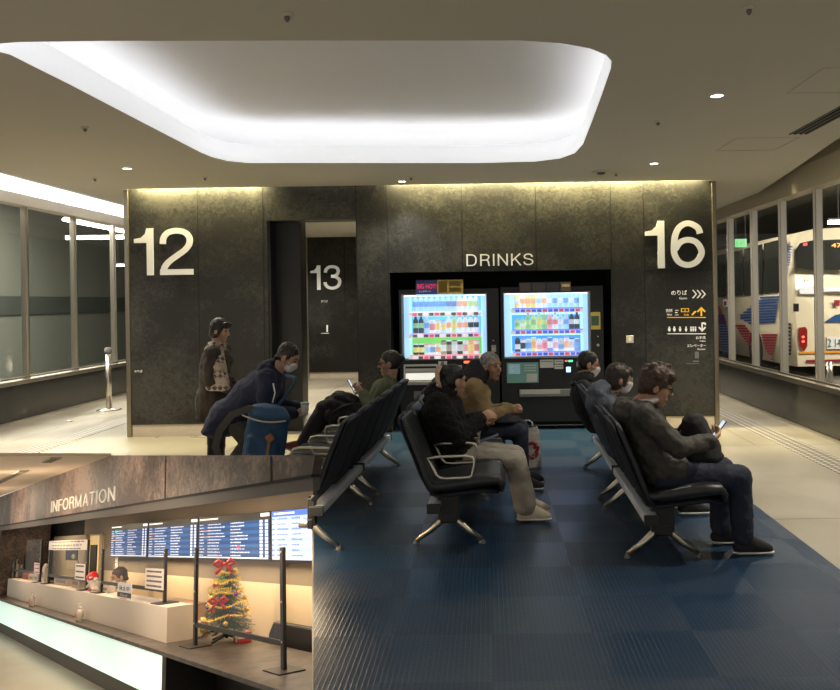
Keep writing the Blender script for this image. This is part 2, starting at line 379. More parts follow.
def join_meshes(name, objs, m):
    """merge text/shape objects into one mesh object (world basis)"""
    bm = B()
    for o in objs:
        me = o.data; me.transform(o.matrix_basis); bm.from_mesh(me)
        bpy.data.objects.remove(o)
    me = bpy.data.meshes.new(name); bm.to_mesh(me); bm.free()
    for x in (m if isinstance(m, (list, tuple)) else [m]): me.materials.append(x)
    o = bpy.data.objects.new(name, me); C.objects.link(o); return o
def copy_tree(o, parent=None):
    c = o.copy(); C.objects.link(c)
    if parent is not None: c.parent = parent
    for ch in list(o.children): copy_tree(ch, c)
    return c
def light(name, kind, loc, energy, col=(1, 1, 1), size=None, size_y=None, rot=None, spot=None, blend=.5, MW=None):
    l = bpy.data.lights.new(name, kind); l.energy = energy; l.color = col
    if kind == 'AREA':
        l.shape = 'RECTANGLE'; l.size = size; l.size_y = size_y or size
    elif size: l.shadow_soft_size = size
    if kind == 'SPOT': l.spot_size = spot; l.spot_blend = blend
    o = bpy.data.objects.new(name, l); C.objects.link(o)
    o.matrix_basis = (MW or ID) @ T(loc) @ (rot.to_4x4() if rot else ID)
    return o
def aim(frm, to): return (V(to) - V(frm)).to_track_quat('-Z', 'Y').to_matrix()

# ------------------------------------------------------------------ body building
def capsule_pts(p0, p1, r0, r1, n=8):
    out = []
    for p, r in ((V(p0), r0), (V(p1), r1)):
        for i in range(n + 1):
            th = PI * i / n
            for j in range(2 * n):
                ph = PI * j / n
                out.append(p + V((math.sin(th) * math.cos(ph), math.sin(th) * math.sin(ph), math.cos(th))) * r)
    return out
def ell_pts(c, r, rot=None, n=8):
    out = []
    for i in range(n + 1):
        th = PI * i / n
        for j in range(2 * n):
            ph = PI * j / n
            q = V((math.sin(th) * math.cos(ph) * r[0], math.sin(th) * math.sin(ph) * r[1], math.cos(th) * r[2]))
            out.append(V(c) + (rot @ q if rot else q))
    return out
def dedupe(pts):
    seen = {}
    for p in pts: seen[(round(p.x, 5), round(p.y, 5), round(p.z, 5))] = p
    return list(seen.values())
class Blob:
    def __init__(s): s.prims = []
    def cap(s, p0, p1, r0, r1=None): s.prims.append(capsule_pts(p0, p1, r0, r0 if r1 is None else r1)); return s
    def ell(s, c, r, rot=None): s.prims.append(ell_pts(c, r, rot)); return s
    def hull(s, *parts):
        pts = []
        for q in parts: pts += ell_pts(q[0], q[1], q[2] if len(q) > 2 else None)
        s.prims.append(pts); return s
    def chain(s, pts, rs):
        for i in range(len(pts) - 1): s.cap(pts[i], pts[i + 1], rs[i], rs[i + 1])
        return s
    def build(s, name, m, parent, vox=0.009, it=3, disp=0.0, dscale=20, MW=None):
        bm = B()
        for pts in s.prims:
            b2 = B(); hullpts(b2, dedupe(pts)); bmesh.ops.recalc_face_normals(b2, faces=b2.faces[:])
            me = bpy.data.meshes.new('t'); b2.to_mesh(me); b2.free(); bm.from_mesh(me); bpy.data.meshes.remove(me)
        me = bpy.data.meshes.new(name); bm.to_mesh(me); bm.free()
        o = bpy.data.objects.new(name, me); C.objects.link(o)
        r = o.modifiers.new('r', 'REMESH'); r.mode = 'VOXEL'; r.voxel_size = vox
        if it:
            sm = o.modifiers.new('s', 'SMOOTH'); sm.factor = 0.5; sm.iterations = it
        dg = bpy.context.evaluated_depsgraph_get(); dg.update()
        me2 = bpy.data.meshes.new_from_object(o.evaluated_get(dg))
        o.modifiers.clear(); o.data = me2; bpy.data.meshes.remove(me); me2.name = name
        if disp:
            ns = [v.normal.copy() for v in me2.vertices]
            for v, nn in zip(me2.vertices, ns):
                v.co += nn * disp * (noise.noise(v.co * dscale) + 0.5 * noise.noise(v.co * dscale * 2.3))
        me2.materials.append(m)
        for p in me2.polygons: p.use_smooth = True
        if parent is not None: o.parent = parent
        if MW is not None: o.matrix_basis = MW
        return o
def ik(a, b, l1, l2, pole):
    a, b = V(a), V(b); d = b - a; L = max(min(d.length, (l1 + l2) * 0.999), 1e-3); u = d.normalized()
    x = (l1 * l1 - l2 * l2 + L * L) / (2 * L); h = math.sqrt(max(l1 * l1 - x * x, 0))
    p = V(pole) - u * V(pole).dot(u); p.normalize()
    return a + u * x + p * h
def rotm(yaw, pitch, roll=0):   # face +x; pitch>0 looks down, yaw>0 turns to +y
    return MX.Rotation(yaw, 3, 'Z') @ MX.Rotation(pitch, 3, 'Y') @ MX.Rotation(roll, 3, 'X')

def hand(bl, wrist, fdir, ndir, side, curl=0.6, s=1.0, spread=1.0):
    """palm + five fingers. fdir: pointing direction, ndir: palm normal (fingers curl towards it), side: thumb side sign"""
    f = V(fdir).normalized(); n = V(ndir); n = (n - f * n.dot(f)).normalized(); t = f.cross(n) * side
    w = V(wrist)
    kn = [w + f * (.085 + d) * s + t * o * s for o, d in ((.030, -.004), (.010, .003), (-.011, .0), (-.031, -.009))]
    bl.prims.append(sum([ell_pts(p, (.012 * s,) * 3, n=5) for p in kn], []) + ell_pts(w + t * .016 * s, (.017 * s,) * 3, n=5) + ell_pts(w - t * .016 * s, (.016 * s,) * 3, n=5))
    lens = ((.040, .025, .020), (.045, .029, .021), (.041, .027, .020), (.032, .020, .018))
    for i, p in enumerate(kn):
        q = p; ang = 0
        for j, l in enumerate(lens[i]):
            ang += curl * (0.75 if j == 0 else 1.0) * (1 + 0.06 * i)
            dv = (f * math.cos(ang) + n * math.sin(ang)).normalized()
            q2 = q + dv * l * s
            bl.cap(q, q2, (.0105 - .001 * j) * s, (.0095 - .001 * j) * s); q = q2
    b = w + f * .022 * s + t * .026 * s
    m1 = b + (f * .55 + t * .65 + n * .45).normalized() * .042 * s
    m2 = m1 + (f * .8 + t * .1 + n * .6).normalized() * .032 * s
    m3 = m2 + (f * .8 - t * .15 + n * .6).normalized() * .024 * s
    bl.cap(b, m1, .015 * s, .0125 * s).cap(m1, m2, .012 * s, .0105 * s).cap(m2, m3, .0105 * s, .009 * s)

def person(label, MW, sp, group=None):
    """sp in the figure's frame: x forward, y to its left, z up, origin on the floor."""
    t = thing('person', label, 'person', MW, group)
    hip, chest, head = V(sp['hip']), V(sp['chest']), V(sp['head'])
    hr = rotm(*sp.get('look', (0, 0, 0)))
    s = sp.get('s', 1.0); skin = sp.get('skin', M['skin'])
    td = (chest - hip).normalized(); lat = V(sp.get('lat', (0, 1, 0))).normalized(); fw = lat.cross(td).normalized()
    R = MX((fw, lat, td)).transposed()
    mid = (hip + chest) / 2 + fw * -0.015 * s
    sh = {1: chest + lat * .165 * s, -1: chest - lat * .165 * s}
    hp = {1: hip + lat * .09 * s, -1: hip - lat * .09 * s}
    body = Blob()
    # head
    def hh(x, y, z): return head + hr @ (V((x, y, z)) * s)
    body.ell(hh(-.012, 0, .03), (.098 * s, .076 * s, .092 * s), hr)
    body.hull((hh(.028, 0, .005), (.062 * s, .062 * s, .06 * s), hr), (hh(.04, 0, -.075), (.042 * s, .042 * s, .035 * s), hr))
    body.cap(hh(.066, 0, -.100), hh(.05, 0, -.100), .021 * s, .026 * s)
    body.cap(hh(.084, 0, .016), hh(.106, 0, -.026), .009 * s, .014 * s)
    body.cap(hh(.07, .012, -.066), hh(.07, -.012, -.066), .019 * s)
    for q in (1, -1):
        body.cap(hh(.078, .012 * q, .030), hh(.068, .046 * q, .028), .012 * s, .011 * s)
        body.ell(hh(-.008, .078 * q, -.012), (.024 * s, .010 * s, .034 * s), hr)
        body.ell(hh(.055, .038 * q, -.03), (.026 * s, .022 * s, .026 * s), hr)
    nb = hh(-.03, 0, -.07)
    body.cap(chest + td * .03 * s, nb, .062 * s, .052 * s)
    # trunk and limbs
    body.hull((hip, (.10 * s, .14 * s, .09 * s), R), (mid, (.085 * s, .125 * s, .08 * s), R))
    body.hull((mid, (.085 * s, .125 * s, .08 * s), R), (chest - td * .06 * s, (.095 * s, .15 * s, .11 * s), R))
    body.cap(sh[1], sh[-1], .055 * s)
    el, wr = {}, {}
    for q, nm in ((1, 'L'), (-1, 'R')):
        h = sp['hand' + nm]; wr[q] = V(h['w'])
        el[q] = ik(sh[q], wr[q], .285 * s, .25 * s, h.get('pole', (-.3, .5 * q, -1)))
        body.chain([sh[q], el[q], wr[q]], [.046 * s, .038 * s, .026 * s])
        hand(body, wr[q], h['f'], h['n'], h.get('side', q), h.get('curl', .6), s)
    kn, an = {}, {}
    for q, nm in ((1, 'L'), (-1, 'R')):
        kn[q] = V(sp['knee' + nm]); an[q] = V(sp['ank' + nm])
        body.chain([hp[q], kn[q], an[q]], [.078 * s, .052 * s, .035 * s])
        ft = V(sp.get('foot' + nm, (1, 0, 0))).normalized()
        body.cap(an[q] + V((0, 0, -.03)) * s, an[q] + ft * .14 * s + V((0, 0, -.045)) * s, .034 * s, .022 * s)
    bo = body.build('body', skin, t, vox=sp.get('vox', .0075), it=2)
    # face details
    if sp.get('face', True):
        for q in (1, -1):
            b = B(); ball(b, hh(.083, .031 * q, .006), (.008 * s, .013 * s, .007 * s), 10, hr); obj('eye', b, M['eye'], t)
            b = B(); tube(b, [hh(.088, .014 * q, .034), hh(.086, .032 * q, .039), hh(.074, .052 * q, .034)], .0038 * s, 6); obj('eyebrow', b, sp.get('hairm', M['hairb']), t)
        if not sp.get('mask'):
            b = B(); ball(b, hh(.0885, 0, -.066), (.007 * s, .021 * s, .0075 * s), 12, hr); obj('mouth', b, M['lips'], t)
    # hair
    hb = Blob(); st = sp.get('hair', 'short'); hm = sp.get('hairm', M['hairb'])
    if st == 'short':
        hb.hull((hh(-.022, 0, .046), (.101 * s, .083 * s, .088 * s), hr), (hh(-.04, 0, .0), (.075 * s, .081 * s, .07 * s), hr))
        hb.cap(hh(-.085, .03, -.05), hh(-.085, -.03, -.05), .026 * s)
        for q in (1, -1): hb.cap(hh(.022, .07 * q, .03), hh(.012, .074 * q, -.012), .013 * s, .008 * s)
    elif st == 'thick':
        hb.hull((hh(-.02, 0, .055), (.112 * s, .095 * s, .10 * s), hr), (hh(-.045, 0, .0), (.085 * s, .09 * s, .08 * s), hr))
        hb.cap(hh(.065, .04, .085), hh(.07, -.04, .085), .035 * s)
        hb.cap(hh(-.09, .03, -.05), hh(-.09, -.03, -.05), .028 * s)
        for q in (1, -1): hb.cap(hh(.03, .075 * q, .045), hh(.012, .078 * q, -.005), .018 * s, .012 * s)
        rnd = random.Random(3)
        for _ in range(26):
            a = rnd.uniform(0, 2 * PI); e = rnd.uniform(.1, 1.3)
            dv = V((math.cos(a) * math.cos(e) * .108, math.sin(a) * math.cos(e) * .09, math.sin(e) * .1))
            p = hh(-.02, 0, .055) + hr @ (dv * s)
            hb.cap(p, p + hr @ (V((rnd.uniform(-.02, .025), rnd.uniform(-.02, .02), rnd.uniform(-.01, .02))) * s), .016 * s, .008 * s)
    elif st == 'bob':
        hb.hull((hh(-.018, 0, .045), (.105 * s, .09 * s, .092 * s), hr), (hh(-.045, 0, -.05), (.07 * s, .085 * s, .06 * s), hr))
        hb.cap(hh(.07, .04, .075), hh(.07, -.04, .075), .028 * s)
        hb.cap(hh(.082, .035, .05), hh(.082, -.035, .05), .016 * s)
        for q in (1, -1): hb.cap(hh(.045, .072 * q, .05), hh(.025, .078 * q, -.045), .022 * s, .016 * s)
    elif st in ('updo', 'bun'):
        hb.hull((hh(-.02, 0, .044), (.102 * s, .083 * s, .088 * s), hr), (hh(-.04, 0, .0), (.08 * s, .08 * s, .075 * s), hr))
        if st == 'updo':
            hb.ell(hh(-.10, 0, .06), (.055 * s, .06 * s, .065 * s), hr); hb.ell(hh(-.09, 0, -.03), (.045 * s, .055 * s, .06 * s), hr)
        else:
            hb.ell(hh(-.118, 0, .035), (.042 * s, .045 * s, .045 * s), hr)
            hb.cap(hh(-.09, 0, .03), hh(-.118, 0, .03), .04 * s)
    hb.build('hair', hm, t, vox=.008, it=2, disp=.004 * s, dscale=60)
    # jacket
    jf = sp.get('puff', 1.0); jm = sp['jacket']
    j = Blob()
    j.hull((hip + td * .02 * s + fw * .01, (.125 * s * jf, .165 * s * jf, .10 * s), R), (mid, (.125 * s * jf, .16 * s * jf, .09 * s), R))
    j.hull((mid, (.125 * s * jf, .16 * s * jf, .09 * s), R), (chest - td * .07 * s, (.125 * s * jf, .175 * s * jf, .12 * s), R))
    j.hull((chest - td * .06 * s, (.11 * s * jf, .15 * s, .10 * s), R), (sh[1] - td * .01, (.062 * s * jf,) * 3), (sh[-1] - td * .01, (.062 * s * jf,) * 3), (chest + td * .05 * s, (.07 * s, .075 * s, .035 * s), R))
    for e in sp.get('jx', []): j.hull(*e)
    for q in (1, -1):
        ww = wr[q] + (el[q] - wr[q]).normalized() * .012
        j.chain([sh[q], el[q], ww], [.070 * s * jf, .058 * s * jf, .044 * s * jf])
    if sp.get('collar', True):
        cpt = chest.lerp(nb, .55)
        rr = sp.get('collar_r', .078) * s
        j.hull((chest + td * .05 * s, (rr * 1.1, rr * 1.15, .03 * s), R), (cpt, (rr * .95, rr, .02 * s), R))
    if sp.get('hood'):
        j.hull((chest + td * .03 * s - fw * .10 * s, (.07 * s, .14 * s, .07 * s), R), (chest + td * .075 * s - fw * .085 * s, (.06 * s, .11 * s, .05 * s), R))
        for q in (1, -1): j.cap(chest + td * .06 * s - fw * .06 * s + lat * .10 * q * s, chest + td * .03 * s + fw * .06 * s + lat * .075 * q * s, .05 * s, .035 * s)
    j.build('jacket', jm, t, vox=.010, it=sp.get('jit', 3), disp=sp.get('jd', .006) * s, dscale=sp.get('jds', 16))
    # trousers
    tr = sp['trousers']; w1, w2, w3 = sp.get('tw', (.092, .070, .058))
    b = Blob(); b.ell(hip - td * .01, (.12 * s, .16 * s, .11 * s), R)
    for q in (1, -1):
        b.chain([hp[q], kn[q], an[q] + (kn[q] - an[q]).normalized() * .03], [w1 * s, w2 * s, w3 * s])
        b.cap(kn[q], kn[q] + (hp[q] - kn[q]).normalized() * .06, w2 * 1.04 * s)
    b.build('trousers', tr, t, vox=.010, it=3, disp=.005 * s, dscale=18)
    for q, nm in ((1, 'L'), (-1, 'R')):
        ft = V(sp.get('foot' + nm, (1, 0, 0))).normalized(); a = an[q]; up = V(sp.get('fup' + nm, (0, 0, 1)))
        b = Blob()
        b.hull((a - ft * .03 * s - up * .045 * s, (.040 * s,) * 3), (a + ft * .04 * s - up * .005 * s, (.04 * s,) * 3), (a + ft * .10 * s - up * .05 * s, (.040 * s,) * 3), (a + ft * .165 * s - up * .058 * s, (.030 * s,) * 3))
        so = b.build('shoe', sp['shoe'], t, vox=.008, it=2)
        b = Blob(); b.hull((a - ft * .03 * s - up * .077 * s, (.043 * s, .043 * s, .010)), (a + ft * .10 * s - up * .077 * s, (.044 * s, .044 * s, .010)), (a + ft * .17 * s - up * .077 * s, (.033 * s, .033 * s, .010)))
        b.build('sole', sp.get('sole', M['mask']), so, vox=.006, it=1)
    if sp.get('mask'):
        b = Blob(); b.hull((hh(.062, 0, -.03), (.055 * s, .058 * s, .028 * s), hr), (hh(.05, 0, -.085), (.048 * s, .048 * s, .03 * s), hr), (hh(.10, 0, -.04), (.020 * s, .018 * s, .018 * s), hr))
        mo = b.build('face_mask', M['mask'], t, vox=.006, it=2)
        for q in (1, -1):
            bb = B(); tube(bb, [hh(.05, .062 * q, -.02), hh(.0, .078 * q, 0.0), hh(-.02, .08 * q, -.01)], .003 * s, 6); tube(bb, [hh(.04, .055 * q, -.08), hh(-.0, .077 * q, -.04), hh(-.02, .08 * q, -.01)], .003 * s, 6)
            obj('ear_loop', bb, M['mask'], mo)
    if sp.get('glasses'):
        g = sp['glasses']; fm = {'black': M['black'], 'gold': M['steel'], 'sun': M['black']}[g]
        bb = B()
        for q in (1, -1):
            c = hh(.098, .033 * q, .004)
            tube(bb, [c + hr @ (V((0, math.cos(a) * .024, math.sin(a) * .019)) * s) for a in [2 * PI * i / 14 for i in range(14)]], .0032 * s, 6, True)
            tube(bb, [hh(.096, .057 * q, .010), hh(.03, .078 * q, .012), hh(-.02, .082 * q, .004)], .0032 * s, 6)
        tube(bb, [hh(.1, .010, .01), hh(.103, 0, .013), hh(.1, -.010, .01)], .003 * s, 6)
        go = obj('glasses', bb, fm, t)
        for q in (1, -1):
            bb = B(); ball(bb, hh(.098, .033 * q, .004), (.003 * s, .023 * s, .018 * s), 12, hr)
            obj('lens', bb, M['eye'] if g == 'sun' else M['acryl'], go)
    t['_'] = 0; del t['_']
    return t, dict(head=head, hr=hr, hh=hh, sh=sh, el=el, wr=wr, kn=kn, an=an, R=R, hip=hip, chest=chest, fw=fw, lat=lat, td=td)
# ================================================================== HALL SHELL
XL, XR = -6.96, 4.02                   # glass screens left and right
YF, YB = -3.0, 36.0
# floor with the opening to the lower concourse
hole_px = [(-70, 456), (96, 456), (122, 463), (175, 482), (225, 484), (312, 471), (312, 730), (-70, 730)]
hole = [PZ(x, y, 0) for x, y in hole_px]
bm = B()
def loop(bm, pts):
    vs = [bm.verts.new(p) for p in pts]
    return [bm.edges.new((vs[i], vs[(i + 1) % len(vs)])) for i in range(len(vs))]
es = loop(bm, [(-7.1, YF, 0), (4.2, YF, 0), (4.2, YB, 0), (-7.1, YB, 0)]) + loop(bm, hole)
bmesh.ops.triangle_fill(bm, edges=es, use_beauty=True, normal=(0, 0, 1))
for f in bm.faces:
    if f.normal.z < 0: f.normal_flip()
me_floor = bm
floor = struct('floor', bm, M['floor'])
# thin edge trim round the opening
bm = B()
for i in range(len(hole)):
    a, b_ = hole[i], hole[(i + 1) % len(hole)]
    bm.faces.new([bm.verts.new(p) for p in (a, b_, b_ + V((0, 0, -.02)), a + V((0, 0, -.02)))])
struct('trim_1', bm, M['grey'])
# blue ribbed floor between the seat rows (clear of the opening)
bm = B()
q1, q2, q3 = PZ(313.5, 700, 0.004), PZ(313.5, 480, 0.004), PZ(313.5, 462, 0.004)
pts = [q1, PZ(313.5, 474, .004), V((-1.75, 7.35, .004)), V((-1.75, W + .9, .004)), V((2.12, W + .9, .004)), V((2.12, q1.y, .004))]
bm.faces.new([bm.verts.new(p) for p in pts])
struct('floor_1', bm, M['blue'])
# pale tactile strips
for i, (x0, x1, y0, y1) in enumerate(((3.27, 3.57, 1.0, YB), (-5.5, -5.2, 8.2, YB))):
    bm = B(); bx(bm, (x0, y0, 0), (x1, y1, .006)); struct('trim_%d' % (i + 2), bm, M['dots'])

# ------------------------------------------------------------------ ceiling with the rounded light recess
out_px = [(250, 163), (480, 163), (535, 161.5), (560, 158.5), (575, 153), (583, 144), (592, 121), (602, 94), (611, 68), (611.5, 61), (606, 55), (590, 48.5), (560, 43), (520, 40.5), (300, 40.5), (100, 41), (20, 42), (-6, 44), (-16, 48), (0, 52), (10, 54.5), (69, 84), (140, 121), (200, 152), (212, 157), (228, 161)]
outl = [PZ(x, y, HC) for x, y in out_px]
LEFT_C, = (-4.75,)
ceil_r = [(3.05, YF), (3.1, 5), (3.36, 7.6), (3.66, 9.6), (3.95, 11.7), (4.0, 14), (4.0, YB)]
XB0, XB1 = P(130, 300, W).x, P(713, 300, W).x      # ends of the back wall block
bm = B()
slot = 0.10
rect = [(LEFT_C, YF), *ceil_r, (LEFT_C, YB)]
es = loop(bm, [(x, y, HC) for x, y in rect]) + loop(bm, outl) + loop(bm, [(XB0 + .02, W - slot, HC), (XB1 - .05, W - slot, HC), (XB1 - .05, W + .02, HC), (XB0 + .02, W + .02, HC)])
bmesh.ops.triangle_fill(bm, edges=es, use_beauty=True, normal=(0, 0, -1))
for f in bm.faces:
    if f.normal.z > 0: f.normal_flip()
# left edge sweeps up into the lit cove
prev = (LEFT_C, HC)
for i in range(1, 9):
    t = i / 8; q = (LEFT_C + (XL - LEFT_C) * t, HC + .50 * (1 - math.cos(t * PI / 2)))
    f = bm.faces.new([bm.verts.new(p) for p in ((prev[0], YF, prev[1]), (prev[0], YB, prev[1]), (q[0], YB, q[1]), (q[0], YF, q[1]))]); f.smooth = True
    prev = q
f = bm.faces.new([bm.verts.new(p) for p in ((XL - .08, YF, 3.36), (XL - .08, YB, 3.36), (XL - .08, YB, HC + .52), (XL - .08, YF, HC + .52))])
me = bm
def obj_raw(name, bm, mats):
    me = bpy.data.meshes.new(name); bm.to_mesh(me); bm.free()
    for x in mats: me.materials.append(x)
    o = bpy.data.objects.new(name, me); C.objects.link(o); o['kind'] = 'structure'; return o
for f in bm.faces:
    if f.calc_center_median().x < LEFT_C - .9: f.material_index = 1
obj_raw('ceiling', bm, [M['ceil'], M['white']])
# right edge: upstand and raised soffit
bm = B()
for i in range(len(ceil_r) - 1):
    a, b_ = ceil_r[i], ceil_r[i + 1]
    f = bm.faces.new([bm.verts.new(p) for p in ((a[0], a[1], HC), (b_[0], b_[1], HC), (b_[0], b_[1], HC + .5), (a[0], a[1], HC + .5))])
f = bm.faces.new([bm.verts.new(p) for p in ((2.9, YF, HC + .5), (4.3, YF, HC + .5), (4.3, YB, HC + .5), (2.9, YB, HC + .5))])
f = bm.faces.new([bm.verts.new(p) for p in ((XR + .08, YF, 3.26), (XR + .08, YB, 3.26), (XR + .08, YB, HC + .52), (XR + .08, YF, HC + .52))])
obj_raw('ceiling_1', bm, [M['ceil']])
# recess: self-glowing lip in place of cove light, hidden ledge, raised inner ceiling
cen = sum(outl, V()) / len(outl)
def offs(p, d):
    v = p - cen; v.z = 0; return p + v.normalized() * d
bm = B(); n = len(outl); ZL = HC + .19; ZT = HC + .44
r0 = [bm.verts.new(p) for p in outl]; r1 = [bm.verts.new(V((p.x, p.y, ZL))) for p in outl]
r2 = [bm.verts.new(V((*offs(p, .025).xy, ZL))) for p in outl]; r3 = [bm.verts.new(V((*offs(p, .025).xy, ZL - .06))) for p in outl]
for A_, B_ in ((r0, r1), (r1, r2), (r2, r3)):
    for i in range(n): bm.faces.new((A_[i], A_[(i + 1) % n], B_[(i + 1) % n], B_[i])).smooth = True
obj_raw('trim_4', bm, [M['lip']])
bm = B()
r3 = [bm.verts.new(V((*offs(p, .02).xy, ZL - .06))) for p in outl]; r4 = [bm.verts.new(V((*offs(p, .42).xy, ZL - .06))) for p in outl]
r5 = [bm.verts.new(V((*offs(p, .42).xy, ZT - .14))) for p in outl]; r6 = [bm.verts.new(V((*offs(p, .30).xy, ZT - .03))) for p in outl]; r7 = [bm.verts.new(V((*offs(p, .1).xy, ZT))) for p in outl]
for A_, B_ in ((r3, r4), (r4, r5), (r5, r6), (r6, r7)):
    for i in range(n): bm.faces.new((A_[i], A_[(i + 1) % n], B_[(i + 1) % n], B_[i])).smooth = True
bm.faces.new(r7)
obj_raw('ceiling_2', bm, [M['white']])
bm = B()
a_ = [bm.verts.new(V((*offs(p, .10).xy, ZL - .05))) for p in outl]; b_ = [bm.verts.new(V((*offs(p, .16).xy, ZL - .05))) for p in outl]
for i in range(n): bm.faces.new((a_[i], a_[(i + 1) % n], b_[(i + 1) % n], b_[i]))
tag(obj('light_strip', bm, M['led']), 'white light strip hidden behind the lip of the rounded ceiling recess', 'light')

# ------------------------------------------------------------------ back wall block (12 / 13 / DRINKS / 16)
def wx_(px): return P(px, 300, W).x
def wz_(py, px=420): return P(px, py, W).z
XO0, XO1 = wx_(268), wx_(357)          # passage opening
ZO = P(310, 220, W).z
XA0, XA1 = wx_(390), wx_(611.5)        # vending alcove
ZA = P(500, 271, W).z
joints = [199, 264, 358, 389, 463, 537, 611.5, 645]
TH = .30
def panel_wall(name, x0, x1, z0, z1, vj, hj=()):
    bm = B(); bx(bm, (x0, W, z0), (x1, W + TH, z1))
    for x in vj: bx(bm, (x - .007, W - .0015, z0), (x + .007, W + .001, z1), 1)
    for (xa, xb, z) in hj: bx(bm, (xa, W - .0015, z - .004), (xb, W + .001, z + .004), 1)
    return struct(name, bm, [M['stone'], M['joint']])
ZTOP = HC + .35
panel_wall('wall_back', XB0, XO0, .155, ZTOP, [wx_(199), wx_(264)])
panel_wall('wall_back_1', XO0, XO1, ZO, ZTOP, [])
panel_wall('wall_back_2', XO1, XA0, .05, ZTOP, [wx_(357.5), wx_(389)])
panel_wall('wall_back_3', XA0, XA1, ZA, ZTOP, [wx_(463), wx_(537)])
panel_wall('wall_back_4', XA1, XB1, .155, ZTOP, [wx_(612), wx_(645)], [(wx_(645), XB1, P(680, 270, W).z)])
for i, (a, b) in enumerate(((XB0, XO0), (XA1, XB1))):
    bm = B(); bx(bm, (a, W + .012, 0), (b, W + TH, .155)); struct('baseboard_back' + ('_1' if i else ''), bm, M['base'])
bm = B(); bx(bm, (XO1, W + .012, 0), (XA0, W + TH, .05)); struct('baseboard_back_2', bm, M['blackm'])
# block side walls and passage
bm = B(); bx(bm, (XB0, W + TH, 0), (XB0 + .12, YB - 5, ZTOP)); struct('wall_left_1', bm, M['stone'])
bm = B(); bx(bm, (XB1 - .12, W + TH, 0), (XB1, YB - 5, ZTOP)); struct('wall_right_1', bm, M['stone'])
bm = B(); bx(bm, (XO0 - .1, W + TH, 0), (XO0, W + 2.2, ZTOP)); struct('wall_passage', bm, M['black'])
bm = B(); bx(bm, (XO1, W + TH, 0), (XO1 + .1, W + 2.2, ZTOP)); struct('wall_passage_1', bm, M['black'])
bm = B(); bx(bm, (XO0 - .001, W + .02, 0), (wx_(270.5), W + TH, ZO)); struct('trim_5', bm, M['black'])
# dark angled door leaf seen at the left of the passage opening
bm = B(); bx(bm, (XO0, W + .28, 0), (P(301.5, 300, W + .3).x, W + .33, ZO)); struct('wall_passage_2', bm, M['black'])
# block back side (behind alcove and pillars), closes the block towards the far passage
bm = B(); bx(bm, (XB0 + .12, W + 2.1, 0), (XO0 - .1, W + 2.2, ZTOP)); bx(bm, (XO1 + .1, W + 2.1, 0), (XB1 - .12, W + 2.2, ZTOP)); struct('wall_back_5', bm, M['stone'])
# alcove lining
bm = B()
bx(bm, (XA0 - .02, W + .9, 0), (XA1 + .02, W + .95, ZA + .05)); bx(bm, (XA0 - .06, W + TH, 0), (XA0, W + .95, ZA + .05)); bx(bm, (XA1, W + TH, 0), (XA1 + .06, W + .95, ZA + .05)); bx(bm, (XA0 - .02, W + TH, ZA), (XA1 + .02, W + .95, ZA + .05))
struct('wall_alcove', bm, M['blackm'])
# steel corner trims
for i, x in enumerate((XB0 - .03, XB1 + .03)):
    bm = B(); bx(bm, (x - .03, W - .02, 0), (x + .03, W + .12, HC + .02)); struct('trim_%d' % (i + 6), bm, M['trimsteel'], bevel=.01)
# far wall with 13
Y13 = 800 * 1.67 / (378 - 303.6)
def p13(px, py): return P(px, py, Y13)
bm = B(); x0, x1 = p13(308.5, 300).x, p13(362, 300).x
bx(bm, (x0, Y13, .13), (x1 + 3, Y13 + .2, HC)); bx(bm, (p13(345, 300).x - .006, Y13 - .002, .13), (p13(345, 300).x + .006, Y13 + .01, HC), 1)
struct('wall_far', bm, [M['stone'], M['joint']])
bm = B(); bx(bm, (x0, Y13 + .02, 0), (x1 + 3, Y13 + .2, .13)); struct('baseboard_far', bm, M['base'])
bm = B(); bx(bm, (x0 - .07, Y13 - .05, 0), (x0, Y13 + .2, HC)); struct('trim_8', bm, M['steel'])
# end walls of the building
bm = B(); bx(bm, (-16, YB, -.2), (16, YB + .2, 6)); struct('wall_far_1', bm, M['grey'])

# ------------------------------------------------------------------ glass screens left and right
def screen(idx, X, side, ys, zs, zh, hdr):
    w = bpy.data.objects.new('window_%d' % idx, None); C.objects.link(w); w.location = (X, 8, 0); w['kind'] = 'structure'
    MWi = T(-X, -8, 0)
    bm = B(); bx(bm, (X - .01, ys[0], zs), (X + .01, YB, zh)); obj('glass_pane', bm, M['glass'], w, MWi)
    for y in ys:
        bm = B(); bx(bm, (X - .03, y - .03, zs), (X + .03, y + .03, zh)); bx(bm, (X - .055, y - .010, zs), (X + .055, y + .010, zh)); obj('window_post', bm, M['steel'], w, MWi)
    bm = B(); bx(bm, (X - .09, YF, zs - .06), (X + .09, YB, zs)); bx(bm, (X - side * .10 - .012, YF, zs + .03), (X - side * .10 + .012, YB, zs + .055)); obj('window_sill', bm, M['steel'], w, MWi)
    bm = B(); bx(bm, (X - .10, YF, zh), (X + .10, YB, zh + hdr)); obj('window_header', bm, M['beige'], w, MWi)
ysR = [13.2 + 1.16 * i for i in range(-13, 11)]
screen(1, XR, 1, [y - .03 for y in ysR], .61, 2.97, .31)
YL = lambda px: XL * F / ab(px, 290)[0]
dL = YL(113.5) - YL(74)
screen(2, XL, -1, [YL(74) + dL * i for i in range(-4, 7)], .61, 3.20, .17)
for nm, X, s in (('wall_right', XR, 1), ('wall_left', XL, -1)):
    bm = B(); bx(bm, (X - .06, YF, 0), (X + .06, YB, .55)); bx(bm, (X - s * .075 - .012, YF, 0), (X - s * .075 + .012, YB, .035), 1)
    struct(nm, bm, [M['darkwall'], M['steel']])
# cove light on top of the left header
bm = B(); bx(bm, (XL + .0, YF, 3.372), (XL + .07, YB, 3.38))
tag(obj('light_strip', bm, emat('led_cove', (.95, .95, 1.0), 16)), 'white light strip in the ceiling cove above the left glass screen', 'light')

